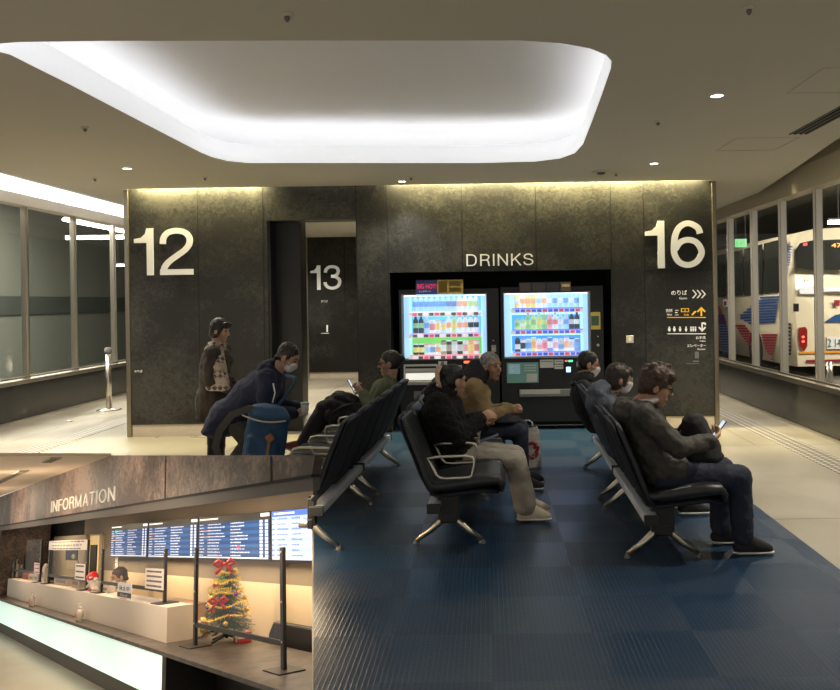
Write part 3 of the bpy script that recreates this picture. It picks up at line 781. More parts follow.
# ------------------------------------------------------------------ wall lettering
yy = W - .006
def wtext(body, px0, py0, px1, py1, m, label, cat='sign', name='wall_number', Y=yy, bold=0.0, group=None):
    a, b = P(px0, py1, Y), P(px1, py1, Y); c = P(px0, py0, Y)
    o = text(name, body, m, a, (1, 0, 0), (0, 0, 1), b.x - a.x, c.z - a.z, ext=.008, bold=bold)
    if label: tag(o, label, cat, group)
    return o
wtext('12', 134.5, 228.5, 193.5, 275.5, M['letter'], 'large white number 12 on the dark stone wall at left')
wtext('16', 645.5, 221, 705, 268.5, M['letter'], 'large white number 16 on the dark stone wall at right')
wtext('13', 310.5, 265.5, 341.5, 290, M['letter'], 'white number 13 on the far wall seen through the passage', Y=Y13 - .01)
wtext('DRINKS', 466.5, 254, 533.5, 266.5, M['letter'], 'white lettering DRINKS above the vending machine alcove', name='wall_lettering')
# direction signs on the right pillar
def shape(polys, m, name='icon'):
    bm = B()
    for p in polys:
        prism(bm, [P(x, y, yy) for x, y in p], (0, -.004, 0))
    return obj(name, bm, m)
def chev(x, y, w, h, t): return [(x, y), (x + t, y), (x + w, y + h / 2), (x + t, y + h), (x, y + h), (x + w - t, y + h / 2)]
def tpix(body, x0, y0, x1, y1, m): return wtext(body, x0, y0, x1, y1, m, None, name='t')
s1 = [tpix('のりば', 671.5, 290.5, 687, 295.2, M['letter']), tpix('Gate', 679.5, 297, 687, 299.3, M['letter']), shape([chev(692 + 4.4 * i, 290, 5, 8.2, 1.5) for i in range(3)], M['letter'])]
tag(join_meshes('direction_sign', s1, M['letter']), 'white gate sign with three chevrons below the number 16', 'sign')
def man(x, y, h=5, w=2.0):
    return [[(x - .6, y), (x + .6, y), (x + .9, y + .7), (x + .6, y + 1.3), (x - .6, y + 1.3), (x - .9, y + .7)], [(x - w / 2, y + 1.7), (x + w / 2, y + 1.7), (x + w / 2, y + h * .65), (x + w * .3, y + h), (x - w * .3, y + h), (x - w / 2, y + h * .65)]]
y_ = [shape([[(701.3, 306.8), (705.8, 311.3), (704.7, 312.4), (702.1, 310), (702.1, 316), (700.5, 316), (700.5, 310), (697.9, 312.4), (696.8, 311.3)]], M['yellow']),
      shape([[(667, 317.1), (705.8, 317.1), (705.8, 317.8), (667, 317.8)]], M['yellow']),
      shape([[(681, 308.2), (689, 308.2), (689, 309), (681, 309)], [(681, 311.3), (689, 311.3), (689, 312.1), (681, 312.1)], [(681, 308.2), (681.8, 308.2), (681.8, 312.1), (681, 312.1)], [(688.2, 308.2), (689, 308.2), (689, 312.1), (688.2, 312.1)], [(684.6, 308.2), (685.4, 308.2), (685.4, 312.1), (684.6, 312.1)]], M['yellow']),
      tpix('Exit', 684.2, 313.8, 688.8, 315.6, M['yellow']), shape([[(691.5, 314.5), (694.5, 311), (696, 311), (696, 312), (693, 315.2), (691.5, 315.2)]], M['yellow'])]
tag(join_meshes('direction_sign', y_, M['yellow']), 'yellow sign row with upward arrow and yellow line on the right pillar', 'sign')
w_ = [tpix('待合所', 666, 309, 672.5, 312.3, M['letter']), tpix('Wait', 667, 313.8, 672, 315.5, M['letter']), shape([[(675, 310), (678.5, 310), (678.5, 310.6), (675, 310.6)], [(675, 314.6), (678.5, 314.6), (678.5, 315.2), (675, 315.2)], [(675, 312), (677.5, 312), (677.5, 313), (675, 313)]], M['letter'])]
for i, (x, w) in enumerate(((669.3, 2.6), (674.3, 2.6), (680, 2.4), (686, 2.2), (691, 1.6), (693.2, 1.6), (695.4, 1.6))):
    w_.append(shape(man(x, 326.6, 4.8, w), M['letter']))
w_.append(shape([[(667.5, 333.4), (706, 333.4), (706, 334.2), (667.5, 334.2)], [(701.4, 324), (702.8, 324), (702.8, 331.2), (701.4, 331.2)], [(698.2, 327.6), (699.3, 326.6), (702.1, 329.4), (704.9, 326.6), (706, 327.6), (702.1, 331.8)], [(701.4, 322.8), (702.8, 322.2), (705.6, 322.6), (706.1, 324.6), (704.7, 325.2), (704.2, 323.9), (702.8, 324.2), (701.4, 325)]], M['letter']))
w_ += [tpix('お手洗', 696, 336.2, 705.6, 339.2, M['letter']), tpix('Toilets', 699.5, 340.4, 705.6, 341.8, M['letter']), tpix('エレベーター', 687, 344.2, 706, 347.2, M['letter']), tpix('Elevator', 697.5, 348.4, 705.6, 350, M['letter'])]
tag(join_meshes('direction_sign', w_, M['letter']), 'white pictogram sign with curved arrow on the right pillar', 'sign')
e_ = [shape([[(694.8, 351.6), (698.8, 351.6), (698.8, 358.4), (694.8, 358.4)]], M['grey']), shape([[(693, 360.6), (698.8, 360.6), (698.8, 362), (693, 362)], [(686, 363.4), (698.8, 363.4), (698.8, 363.9), (686, 363.9)]], M['grey'])]
tag(join_meshes('wall_plate', e_, M['grey']), 'small grey call plate low on the right pillar', 'plate')
bm = B(); a = P(626.5, 343, W - .012); b = P(633.5, 335.5, W - .012); bx(bm, (a.x, W - .014, a.z), (b.x, W, b.z))
t_ = obj('switch_plate', bm, M['beige'], bevel=.002); tag(t_, 'small cream switch plate on the dark wall beside the vending alcove', 'switch')
bm = B(); c = (a + b) / 2; bx(bm, (c.x - .018, W - .018, c.z - .025), (c.x + .018, W - .012, c.z + .025)); obj('rocker', bm, M['white'], t_)
s13 = [text('t', 'のりば', M['letter'], P(321, 302.5, Y13 - .012), (1, 0, 0), (0, 0, 1), .15, .055)]
bm = B(); prism(bm, [P(x, y, Y13 - .012) for x, y in ((321, 333), (329, 333), (329, 333.6), (321, 333.6))], (0, -.004, 0)); s13.append(obj('t', bm, M['yellow']))
bm = B(); prism(bm, [P(x, y, Y13 - .012) for x, y in ((326.4, 325), (328, 325), (328, 332), (326.4, 332))], (0, -.004, 0)); s13.append(obj('t', bm, M['letter']))
tag(join_meshes('direction_sign', s13, M['letter']), 'tiny white gate sign on the far wall below the number 13', 'sign')
t12 = text('direction_sign', 'のりば', M['letter'], P(134.5, 372.5, yy), (1, 0, 0), (0, 0, 1), .10, .03)
tag(t12, 'tiny white sign low on the left stone wall below the number 12', 'sign')

# ------------------------------------------------------------------ ceiling fittings
def downlight(px, py, lab, e=60, r=.05):
    p = PZ(px, py, HC)
    t = thing('downlight', lab, 'light', T(p), 'small round downlights in the ceiling')
    b = B(); tube(b, [V((math.cos(2 * PI * i / 20) * r, math.sin(2 * PI * i / 20) * r, -.004)) for i in range(20)], .007, 6, True); obj('trim_ring', b, M['white'], t)
    b = B(); lathe(b, [(r * .9, -.006), (r * .9, -.002)], n=18); obj('lamp', b, M['ledw'], t)
    light('downlight_lamp', 'SPOT', p + V((0, 0, -.03)), e, (1, .93, .8), .05, rot=aim(p, p - V((0, 0.001, 1))), spot=2.0, blend=.7)
for i, (px, py, l) in enumerate(((717, 95, 'bright round downlight in the ceiling near the air slot'), (654, 163, 'bright round downlight in the ceiling above the number 16'), (127, 168, 'bright round downlight in the ceiling above the number 12'), (402, 181, 'bright round downlight at the ceiling edge above the vending machines'))):
    downlight(px, py, l)
def sensor(px, py, lab, r=.05, name='ceiling_sensor', m='steel', dk=True):
    p = PZ(px, py, HC); t = thing(name, lab, 'sensor', T(p), 'small fittings in the ceiling')
    b = B(); lathe(b, [(r, 0), (r, -.008), (r * .6, -.014)], n=16); obj('mount', b, M['beige'], t)
    b = B(); lathe(b, [(r * .45, -.012), (r * .45, -.028), (r * .2, -.04)], n=12); obj('head', b, M['grey'] if dk else M['white'], t)
for px, py, l in ((287, 14, 'dark ceiling sensor in front of the light recess'), (749, 7, 'dark ceiling sensor near the top right corner'), (85, 127, 'small ceiling sensor beside the left edge of the recess'), (95, 178, 'pale ceiling sensor near the left glass screen'), (205, 177, 'small dark sprinkler head above the left stone wall'), (658, 121, 'small dark ceiling sensor to the right of the recess'), (616, 173, 'small sprinkler head above the right stone wall'), (411, 177, 'small sprinkler head above the vending machines')):
    sensor(px, py, l, .032)
sensor(601, 171.5, 'wide round smoke detector behind the light recess', .11, 'smoke_detector')
# air slot and access panels
a, b = PZ(789, 134, HC), PZ(846, 97, HC)
dr = (b - a).normalized(); pr = V((-dr.y, dr.x, 0)) * -1
t = thing('air_slot', 'long black linear air slot in the ceiling at the right', 'vent', T(a))
bm = B(); L_ = 3.2
dr = V((0, -1, 0)); pr = V((1, 0, 0))
for k in range(4):
    prism(bm, [dr * 0 + pr * (.05 * k) + V((0, 0, -.004)), dr * L_ + pr * (.05 * k) + V((0, 0, -.004)), dr * L_ + pr * (.05 * k + .012) + V((0, 0, -.004)), pr * (.05 * k + .012) + V((0, 0, -.004))], (0, 0, -.006))
obj('slat', bm, M['grey'], t)
bm = B(); prism(bm, [V((0, 0, -.002)), dr * L_ + V((0, 0, -.002)), dr * L_ + pr * .162 + V((0, 0, -.002)), pr * .162 + V((0, 0, -.002))], (0, 0, .006)); obj('slot', bm, M['blackm'], t)
for cpx, lab in ((((793, 92), (868, 92), (892, 68), (822, 68)), 'square ceiling access panel near the right edge'), (((718, 150), (775, 150), (790, 138), (739, 138)), 'square ceiling access panel above the glass screen')):
    q = [PZ(x, y, HC) for x, y in cpx]; x0, x1 = min(p.x for p in q), max(p.x for p in q); x1 = min(x1, 3.0); x0 = x1 - .6; y0, y1 = min(p.y for p in q), max(p.y for p in q)
    bm = B()
    for lo, hi in (((x0, y0), (x1, y0 + .008)), ((x0, y1 - .008), (x1, y1)), ((x0, y0), (x0 + .008, y1)), ((x1 - .008, y0), (x1, y1))):
        bx(bm, (*lo, HC - .002), (*hi, HC + .004))
    tag(obj('access_panel', bm, colmat((.40, .38, .32), 0, .8)), lab, 'panel')
# stanchion by the left glass
p = PZ(109, 410, 0)
t = thing('barrier_post', 'steel barrier post with round base by the left glass wall', 'post', T(p))
bm = B(); lathe(bm, [(.19, 0), (.19, .012), (.05, .03), (.03, .04)], n=24); obj('base', bm, M['steel'], t)
bm = B(); cyl(bm, (0, 0, .03), (0, 0, .92), .042, n=16); obj('pole', bm, M['steel'], t)
bm = B(); lathe(bm, [(.05, .92), (.055, .95), (.055, 1.0), (.03, 1.015)], n=16); obj('cap', bm, M['grey'], t)
bm = B(); pp = PZ(69.5, 421.5, 0); lathe(bm, [(.05, 0), (.05, .012), (.03, .016)], n=16); o = obj('floor_plate', bm, M['steel'], MW=T(pp)); tag(o, 'small round floor plate in the concrete near the left glass wall', 'floor plate')

# ================================================================== VENDING MACHINES
def vending(px0, px1, py0, dx0, dx1, dy0, dy1, label, kind):
    Yv = W + .10
    x0, x1 = P(px0, 300, Yv).x, P(px1, 300, Yv).x; zt = P(450, py0, Yv).z
    t = thing('vending_machine', label, 'vending machine', T((x0 + x1) / 2, Yv, 0), 'drinks vending machines in the alcove')
    cx = (x0 + x1) / 2
    def pv(px, py, d=0): p = P(px, py, Yv); return V((p.x - cx, d, p.z))
    a, b = pv(dx0, dy1), pv(dx1, dy0)
    hw = (x1 - x0) / 2
    bm = B()                                      # cabinet as a shell with a display bay
    bx(bm, (-hw, .0, .10), (a.x, .78, zt)); bx(bm, (b.x, 0, .10), (hw, .78, zt)); bx(bm, (a.x, 0, .10), (b.x, .78, a.z)); bx(bm, (a.x, 0, b.z), (b.x, .78, zt)); bx(bm, (a.x, .36, a.z), (b.x, .78, b.z))
    obj('cabinet', bm, M['black'], t)
    bm = B(); bx(bm, (-hw + .02, .05, .02), (hw - .02, .75, .10))
    for sx in (-1, 1):
        for y in (.08, .7): cyl(bm, (sx * (hw - .1), y, 0), (sx * (hw - .1), y, .03), .03)
    obj('plinth', bm, M['blackm'], t)
    bm = B(); f_ = .012
    bx(bm, (a.x - f_, -.012, a.z - f_), (a.x, .01, b.z + f_)); bx(bm, (b.x, -.012, a.z - f_), (b.x + f_, .01, b.z + f_)); bx(bm, (a.x, -.012, a.z - f_), (b.x, .01, a.z)); bx(bm, (a.x, -.012, b.z), (b.x, .01, b.z + f_))
    obj('display_frame', bm, M['grey'], t)
    bm = B(); bx(bm, (a.x, -.004, a.z), (b.x, .001, b.z)); obj('display_glass', bm, M['vglass'], t)
    # lit back panel in three bands, with light side panels
    bands = kind['bands']; dz = (b.z - a.z) / 3
    bm = B(); bx(bm, (a.x, .34, a.z), (b.x, .35, b.z)); obj('back_panel', bm, emat('lit_back', kind['backc'], kind['backs']), t)
    pxw = (b.x - a.x) / (dx1 - dx0)
    gx0, gx1 = pv(kind['rx'][0], 300).x, pv(kind['rx'][1], 300).x
    for i, (c, s) in enumerate(bands):
        bm = B(); z1 = b.z - dz * i + (.0 if i else 0); bx(bm, (gx0 - .03, .325, z1 - dz * .86), (gx1 + .03, .335, z1 - .01)); obj('shelf_backing', bm, emat('shelf_back', c, s), t)
    for sx0, sx1 in ((a.x, gx0 - .05), (gx1 + .05, b.x)):
        bm = B(); bx(bm, (sx0, .20, a.z), (sx1, .21, b.z)); obj('side_light', bm, emat('side_light', (.45, .75, 1.0), kind['side']), t)
    for z in (b.z - .012, ):
        bm = B(); bx(bm, (a.x + .02, .03, z - .006), (b.x - .02, .09, z + .006)); obj('lamp', bm, emat('tube', (.85, .93, 1), 1.5), t)
    rows = []
    for i, py in enumerate(kind['shelves']):
        z = pv(400, py).z
        bm = B(); bx(bm, (gx0 - .05, .04, z - .035), (gx1 + .03, .30, z - .025)); bx(bm, (gx0 - .05, .02, z - .075), (gx1 + .03, .035, z - .02)); so = obj('shelf', bm, colmat((.72, .72, .74), .35), t)
        n_ = 12; dxx = (gx1 - gx0) / n_
        for j in range(n_):
            x = gx0 + dxx * (j + .5)
            bm = B(); bx(bm, (x - dxx * .38, .008, z - .066), (x + dxx * .38, .02, z - .030))
            obj('button', bm, [colmat(kind['btn'][(j + i) % len(kind['btn'])], .5)][0], so)
        bm = B(); bx(bm, (gx0 - .03, .012, z - .026), (gx1 + .03, .02, z - .012)); obj('price_strip', bm, colmat(kind['strip'][i], .7), so)
        rows.append(z - .025)
    # lock and coin parts
    lx = pv(kind['lock'][0], kind['lock'][1])
    bm = B(); cyl(bm, (lx.x, -.012, lx.z), (lx.x, 0, lx.z), .018); cyl(bm, (lx.x, -.012, lx.z + .11), (lx.x, 0, lx.z + .11), .008); obj('lock', bm, M['alu'], t)
    # products
    gap = (gx1 - gx0) / 12
    for i, z in enumerate(rows):
        for j in range(12):
            c1, c2, c3, h, r, shp = kind['prod'](i, j)
            x = cx + gx0 + gap * (j + .5)
            key = (c1, c2, c3, round(h, 3), shp)
            if key not in bottle_cache:
                bm = B()
                if shp == 'bottle':
                    prof = [(r * .92, 0), (r, .006), (r, h * .30), (r, h * .32), (r, h * .58), (r, h * .60), (r * .9, h * .76), (r * .42, h * .88), (r * .42, h * .9), (r * .46, h * .91), (r * .46, h)]
                    lathe(bm, prof, n=12, mi=[0, 0, 0, 1, 1, 0, 0, 0, 2, 2])
                elif shp == 'can':
                    prof = [(r * .8, 0), (r, .008), (r, h * .25), (r, h * .26), (r, h * .7), (r, h * .71), (r, h - .012), (r * .82, h)]
                    lathe(bm, prof, n=12, mi=[2, 0, 0, 1, 1, 0, 2])
                else:
                    bx(bm, (-r, -r, 0), (r, r, h * .8)); bx(bm, (-r, -r - .001, h * .2), (r, r, h * .55), 1); prism(bm, [(-r, -r, h * .8), (r, -r, h * .8), (r * .6, -r * .2, h), (-r * .6, -r * .2, h)], (0, r, 0))
                o = obj('drink_bottle' if shp == 'bottle' else 'drink_can' if shp == 'can' else 'drink_carton', bm, [colmat(pale(c), .36) for c in (c1, c2, c3)])  # drinks glow in their own colour, standing for the display's backlight
                bottle_cache[key] = o
            else:
                o = bottle_cache[key].copy(); C.objects.link(o)
            o.location = (x, Yv + .14, z)
            cn = cname(c2)
            ordn = ('first', 'second', 'third', 'fourth', 'fifth', 'sixth', 'seventh', 'eighth', 'ninth', 'tenth', 'eleventh', 'twelfth')[j]
            kindw = 'bottle' if shp == 'bottle' else 'can' if shp == 'can' else 'carton'
            tag(o, '%s %s, %s from left on %s shelf, %s vending machine' % (cn, kindw, ordn, ('top', 'middle', 'bottom')[i], kind['which']), 'drink', 'drinks on the %s shelf of the %s vending machine' % (('top', 'middle', 'bottom')[i], kind['which']))
    return t, pv, zt, hw
bottle_cache = {}
def pale(c): return tuple(x + (y - x) * (.30 if max(c) > .1 else .04) for x, y in zip(c, (.62, .74, .85)))
NAMES = {(.02, .25, .75): 'blue', (.75, .82, .9): 'white', (.9, .35, .05): 'orange', (.75, .05, .05): 'red', (.15, .5, .08): 'green', (.85, .65, .05): 'yellow', (.02, .03, .03): 'black', (.03, .1, .5): 'dark blue', (.35, .65, .85): 'pale blue', (.25, .13, .06): 'brown', (.45, .7, .15): 'lime green', (.8, .3, .35): 'pink', (.55, .55, .58): 'silver'}
def cname(c): return NAMES.get(c, 'white')
blue, wht, org, red, grn, yel, blk, dbl, pbl, brn, lim, pnk, sil = list(NAMES.keys())
def prodA(i, j):
    if i == 0:
        seq = [(pbl, blue, wht)] * 6 + [(pbl, dbl, dbl)] * 2 + [(wht, org, red)] * 2 + [(wht, lim, lim)] * 2
        return (*seq[j], .235, .0345, 'bottle')
    if i == 1:
        seq = [(blk, grn, blk)] * 2 + [(pbl, blue, wht), (wht, red, wht), (wht, yel, org), (pbl, yel, blue), (wht, org, wht), (lim, yel, grn), (wht, org, red), (wht, org, red), (wht, blk, dbl), (wht, blk, dbl)]
        return (*seq[j], .235, .0345, 'bottle' if j not in (3, 4, 5) else 'can') if j not in (3, 4, 5) else (*seq[j], .18, .0345, 'can')
    seq = [(blk, yel, wht)] * 2 + [(wht, pbl, red), (wht, blue, red), (wht, org, yel), (brn, wht, blk), (blk, brn, wht), (sil, wht, blk), (blk, sil, wht), (wht, pnk, sil), (org, yel, red), (wht, red, red)]
    return (*seq[j], .15 if j < 5 else .19, .034, 'can')
def prodB(i, j):
    if i == 0:
        seq = [(yel, wht, org), (wht, org, org), (yel, org, org), (yel, org, yel), (wht, pbl, wht), (wht, org, wht)] + [(pbl, wht, blue), (pbl, blue, wht)] * 3
        return (*seq[j], .225, .0345, 'bottle')
    if i == 1:
        seq = [(lim, grn, grn), (lim, wht, grn), (grn, lim, red), (lim, grn, wht), (lim, yel, grn), (grn, lim, yel), (pnk, red, wht), (wht, red, red), (pbl, wht, wht), (pbl, blue, wht), (blk, sil, wht), (blk, wht, blk)]
        return (*seq[j], .16 if j < 2 else .225, .0345, 'bottle')
    seq = [(blk, wht, sil), (wht, blk, red), (pbl, blue, wht), (yel, org, wht), (wht, pnk, red), (pnk, red, wht), (dbl, wht, pbl), (wht, pnk, wht), (sil, blue, wht), (wht, org, red), (wht, sil, blk), (dbl, blue, wht)]
    return (*seq[j], .17 if j % 3 else .19, .034, 'can' if j % 4 else 'carton')
kA = dict(bands=[((.20, .58, 1), .50), ((.14, .50, .95), .48), ((.20, .60, .14), .40)], backc=(.45, .76, 1.0), backs=.60, side=.50, rx=(411.5, 478.5), shelves=(311.0, 332.6, 354.4), btn=[(.75, .1, .2), (.1, .1, .12), (.8, .8, .8), (.08, .08, .1)], strip=[(.75, .7, .7), (.5, .3, .8), (.85, .25, .3)], lock=(493.5, 349), prod=prodA, which='left')
kB = dict(bands=[((.45, .80, 1.0), .58), ((.08, .36, .95), .50), ((.06, .30, .95), .50)], backc=(.48, .78, 1.0), backs=.62, side=.55, rx=(514.5, 580.5), shelves=(309.0, 330.6, 352.6), btn=[(.08, .15, .75), (.08, .12, .5), (.6, .1, .15)], strip=[(.1, .2, .8), (.1, .2, .8), (.12, .25, .9)], lock=(598, 345), prod=prodB, which='right')
vA, pvA, zA, hA = vending(399, 498.5, 289, 403, 486, 294, 359.5, 'left drinks vending machine with a green lower display band', kA)
vB, pvB, zB, hB = vending(500.5, 603, 288, 504.8, 589.3, 292, 357.8, 'right drinks vending machine with an all blue display', kB)
def plate(t, pv, name, px0, py0, px1, py1, m, d=-.008, label=None):
    a, b = pv(px0, py1), pv(px1, py0); bm = B(); bx(bm, (a.x, d, a.z), (b.x, 0, b.z)); o = obj(name, bm, m, t)
    if label: o['label'] = label
    return o
def ptext(t, pv, body, px0, py0, px1, py1, m, d=-.010, name='lettering'):
    a, b = pv(px0, py1), pv(px1, py0)
    return text(name, body, m, (a.x, d, a.z), (1, 0, 0), (0, 0, 1), b.x - a.x, b.z - a.z, parent=t, ext=.002)
# left machine: delivery window, labels, coin slot
plate(vA, pvA, 'delivery_window', 404, 364, 437.5, 385, colmat((.55, .53, .5), 0), label='pale metal delivery window')
for y, h in ((366, 2.5), (371, .6)): plate(vA, pvA, 'window_shadow', 405.5, y, 436, y + h, M['black'], -.010)
plate(vA, pvA, 'lit_panel', 406, 373, 436, 380, emat('dull_light', (.8, .78, .7), .55), -.010)
bm = B(); a = pvA(404, 385); b = pvA(437.5, 381); bx(bm, (a.x, -.035, a.z), (b.x, 0, b.z)); obj('delivery_flap', bm, M['alu'], vA, bevel=.006)
plate(vA, pvA, 'notice', 438.5, 361, 447, 368, colmat((.6, .6, .58), 0)); plate(vA, pvA, 'notice', 441, 361.5, 444, 364.5, M['grey'], -.010)
plate(vA, pvA, 'coin_panel', 448, 360.5, 462, 372, M['black'], -.016); plate(vA, pvA, 'price_display', 464, 361, 470.5, 363, emat('red_led', (1, .08, .03), 3.0), -.018)
plate(vA, pvA, 'notice', 453, 365, 462, 372, colmat((.55, .54, .5), 0), -.018)
plate(vA, pvA, 'coin_return', 414, 391, 430, 398, M['grey'], -.012)
plate(vA, pvA, 'sticker', 491.5, 345, 496, 352, colmat((.4, .4, .38), 0), -.006)
# right machine
plate(vB, pvB, 'notice', 507, 362.3, 538.3, 383, colmat((.12, .25, .22), .08), label='green and blue notice'); plate(vB, pvB, 'notice_patch', 508.5, 364, 520, 374, colmat((.3, .5, .6), .1), -.010); ptext(vB, pvB, 'G', 510.5, 366, 514, 372, colmat((.7, .7, .68)), -.012); plate(vB, pvB, 'notice_patch', 526.5, 373.5, 537, 382, colmat((.45, .45, .42), 0), -.010)
for k_ in range(3): plate(vB, pvB, 'notice_line', 524, 364.5 + 2.6 * k_, 536, 366 + 2.6 * k_, colmat((.4, .42, .4)), -.010)
for q in ((540, 359.5, 553.5, 367.8), (554.5, 359.5, 563.3, 363.8), (554.5, 364.5, 563.3, 369)):
    plate(vB, pvB, 'notice', *q, colmat((.5, .49, .45), 0)); plate(vB, pvB, 'notice_line', q[0] + 1, q[1] + 1.5, q[2] - 1, q[1] + 2.3, M['grey'], -.010)
plate(vB, pvB, 'coin_panel', 564, 359.3, 573, 375.5, M['black'], -.016); plate(vB, pvB, 'card_reader', 566.2, 366.8, 570.4, 372, emat('blue_led', (.35, .7, 1), 1.6), -.020); plate(vB, pvB, 'status_lamp', 568.5, 360, 572.5, 361.8, emat('green_led', (.05, .8, .25), 2.0), -.020)
plate(vB, pvB, 'price_display', 564.8, 360, 567.4, 361.6, emat('red_led2', (.8, .1, .08), 1.2), -.020)
plate(vB, pvB, 'notice', 576.5, 361.5, 581, 367, colmat((.4, .4, .37), 0))
bm = B(); a = pvB(519.5, 396.8); b = pvB(579.5, 388.6); bx(bm, (a.x, -.03, a.z), (b.x, 0, b.z)); obj('delivery_flap', bm, M['grey'], vB, bevel=.006)
bm = B(); a = pvB(520.5, 394); b = pvB(560, 389.3); bx(bm, (a.x, -.033, a.z), (b.x, -.02, b.z)); obj('flap_window', bm, colmat((.36, .36, .34), 0), vB)
plate(vA, pvA, 'kick_rail', 402, 425, 496, 427, M['grey'], -.012); plate(vB, pvB, 'kick_rail', 504, 424, 600, 426, M['grey'], -.012)
# promo cards standing on the machines
def promo(pv, t, px0, py0, px1, py1, parts, label, lean=0):
    root = thing('promo_card', label, 'sign', ID)
    Yc = W + .06
    a, b = P(px0, py1, Yc), P(px1, py0, Yc)
    bm = B(); bx(bm, (a.x, Yc, a.z), (b.x, Yc + .012, b.z)); obj('card', bm, colmat((.03, .03, .06), 0), root)
    bm = B()
    for x in (a.x + .1, b.x - .1): bx(bm, (x - .015, Yc + .012, a.z), (x + .015, W + .12, a.z + .02))
    obj('bracket', bm, M['grey'], root)
    for (u0, v0, u1, v1, c, e) in parts:
        bm = B(); bx(bm, (a.x + (b.x - a.x) * u0, Yc - .004, a.z + (b.z - a.z) * v0), (a.x + (b.x - a.x) * u1, Yc, a.z + (b.z - a.z) * v1)); obj('picture', bm, colmat(c, e), root)
    return root, a, b, Yc
root, a, b, Yc = promo(pvA, vA, 416, 279.5, 463, 294.5, [(0, 0, .45, 1, (.03, .03, .13), .1), (.45, 0, 1, 1, (.30, .20, .04), .12), (.48, .1, .66, .9, (.2, .17, .12), .1), (.7, .15, .95, .45, (.16, .12, .08), .1), (.7, .55, .95, .9, (.1, .18, .25), .1), (0, -.12, 1, 0.0, (.35, .55, .75), .6)], 'dark blue and gold promotion card above the left vending machine')
text('lettering', 'BIG HOT!', colmat((.7, .03, .06), .5), (a.x + .02, Yc - .006, a.z + (b.z - a.z) * .40), (1, 0, 0), (0, 0, 1), (b.x - a.x) * .40, (b.z - a.z) * .32, parent=root, ext=.002)
text('lettering', 'ビッグホット', colmat((.6, .6, .65), .2), (a.x + .04, Yc - .006, a.z + (b.z - a.z) * .14), (1, 0, 0), (0, 0, 1), (b.x - a.x) * .25, (b.z - a.z) * .14, parent=root, ext=.002)
root, a, b, Yc = promo(pvB, vB, 519, 281.5, 571, 292.5, [(0.02, .1, .22, .9, (.10, .07, .06), .1), (.26, .1, .50, .9, (.07, .06, .06), .1), (.54, .1, .76, .9, (.05, .05, .06), .1), (.80, .05, .99, .95, (.18, .12, .06), .1), (.82, .5, .97, .75, (.7, .55, .3), .4)], 'dark picture strip standing above the right vending machine')
bm = B(); a = P(590, 329.5, W + .09); b = P(600.3, 312, W + .09); bx(bm, (a.x, W + .092, a.z), (b.x, W + .099, b.z))
t = obj('sticker', bm, colmat((.55, .42, .08), .05)); tag(t, 'small yellow sticker on the front of the right vending machine', 'sticker')
bm = B(); bx(bm, (a.x + .02, W + .089, a.z + .05), (b.x - .02, W + .092, b.z - .05)); obj('picture', bm, colmat((.06, .12, .08), 0), t)
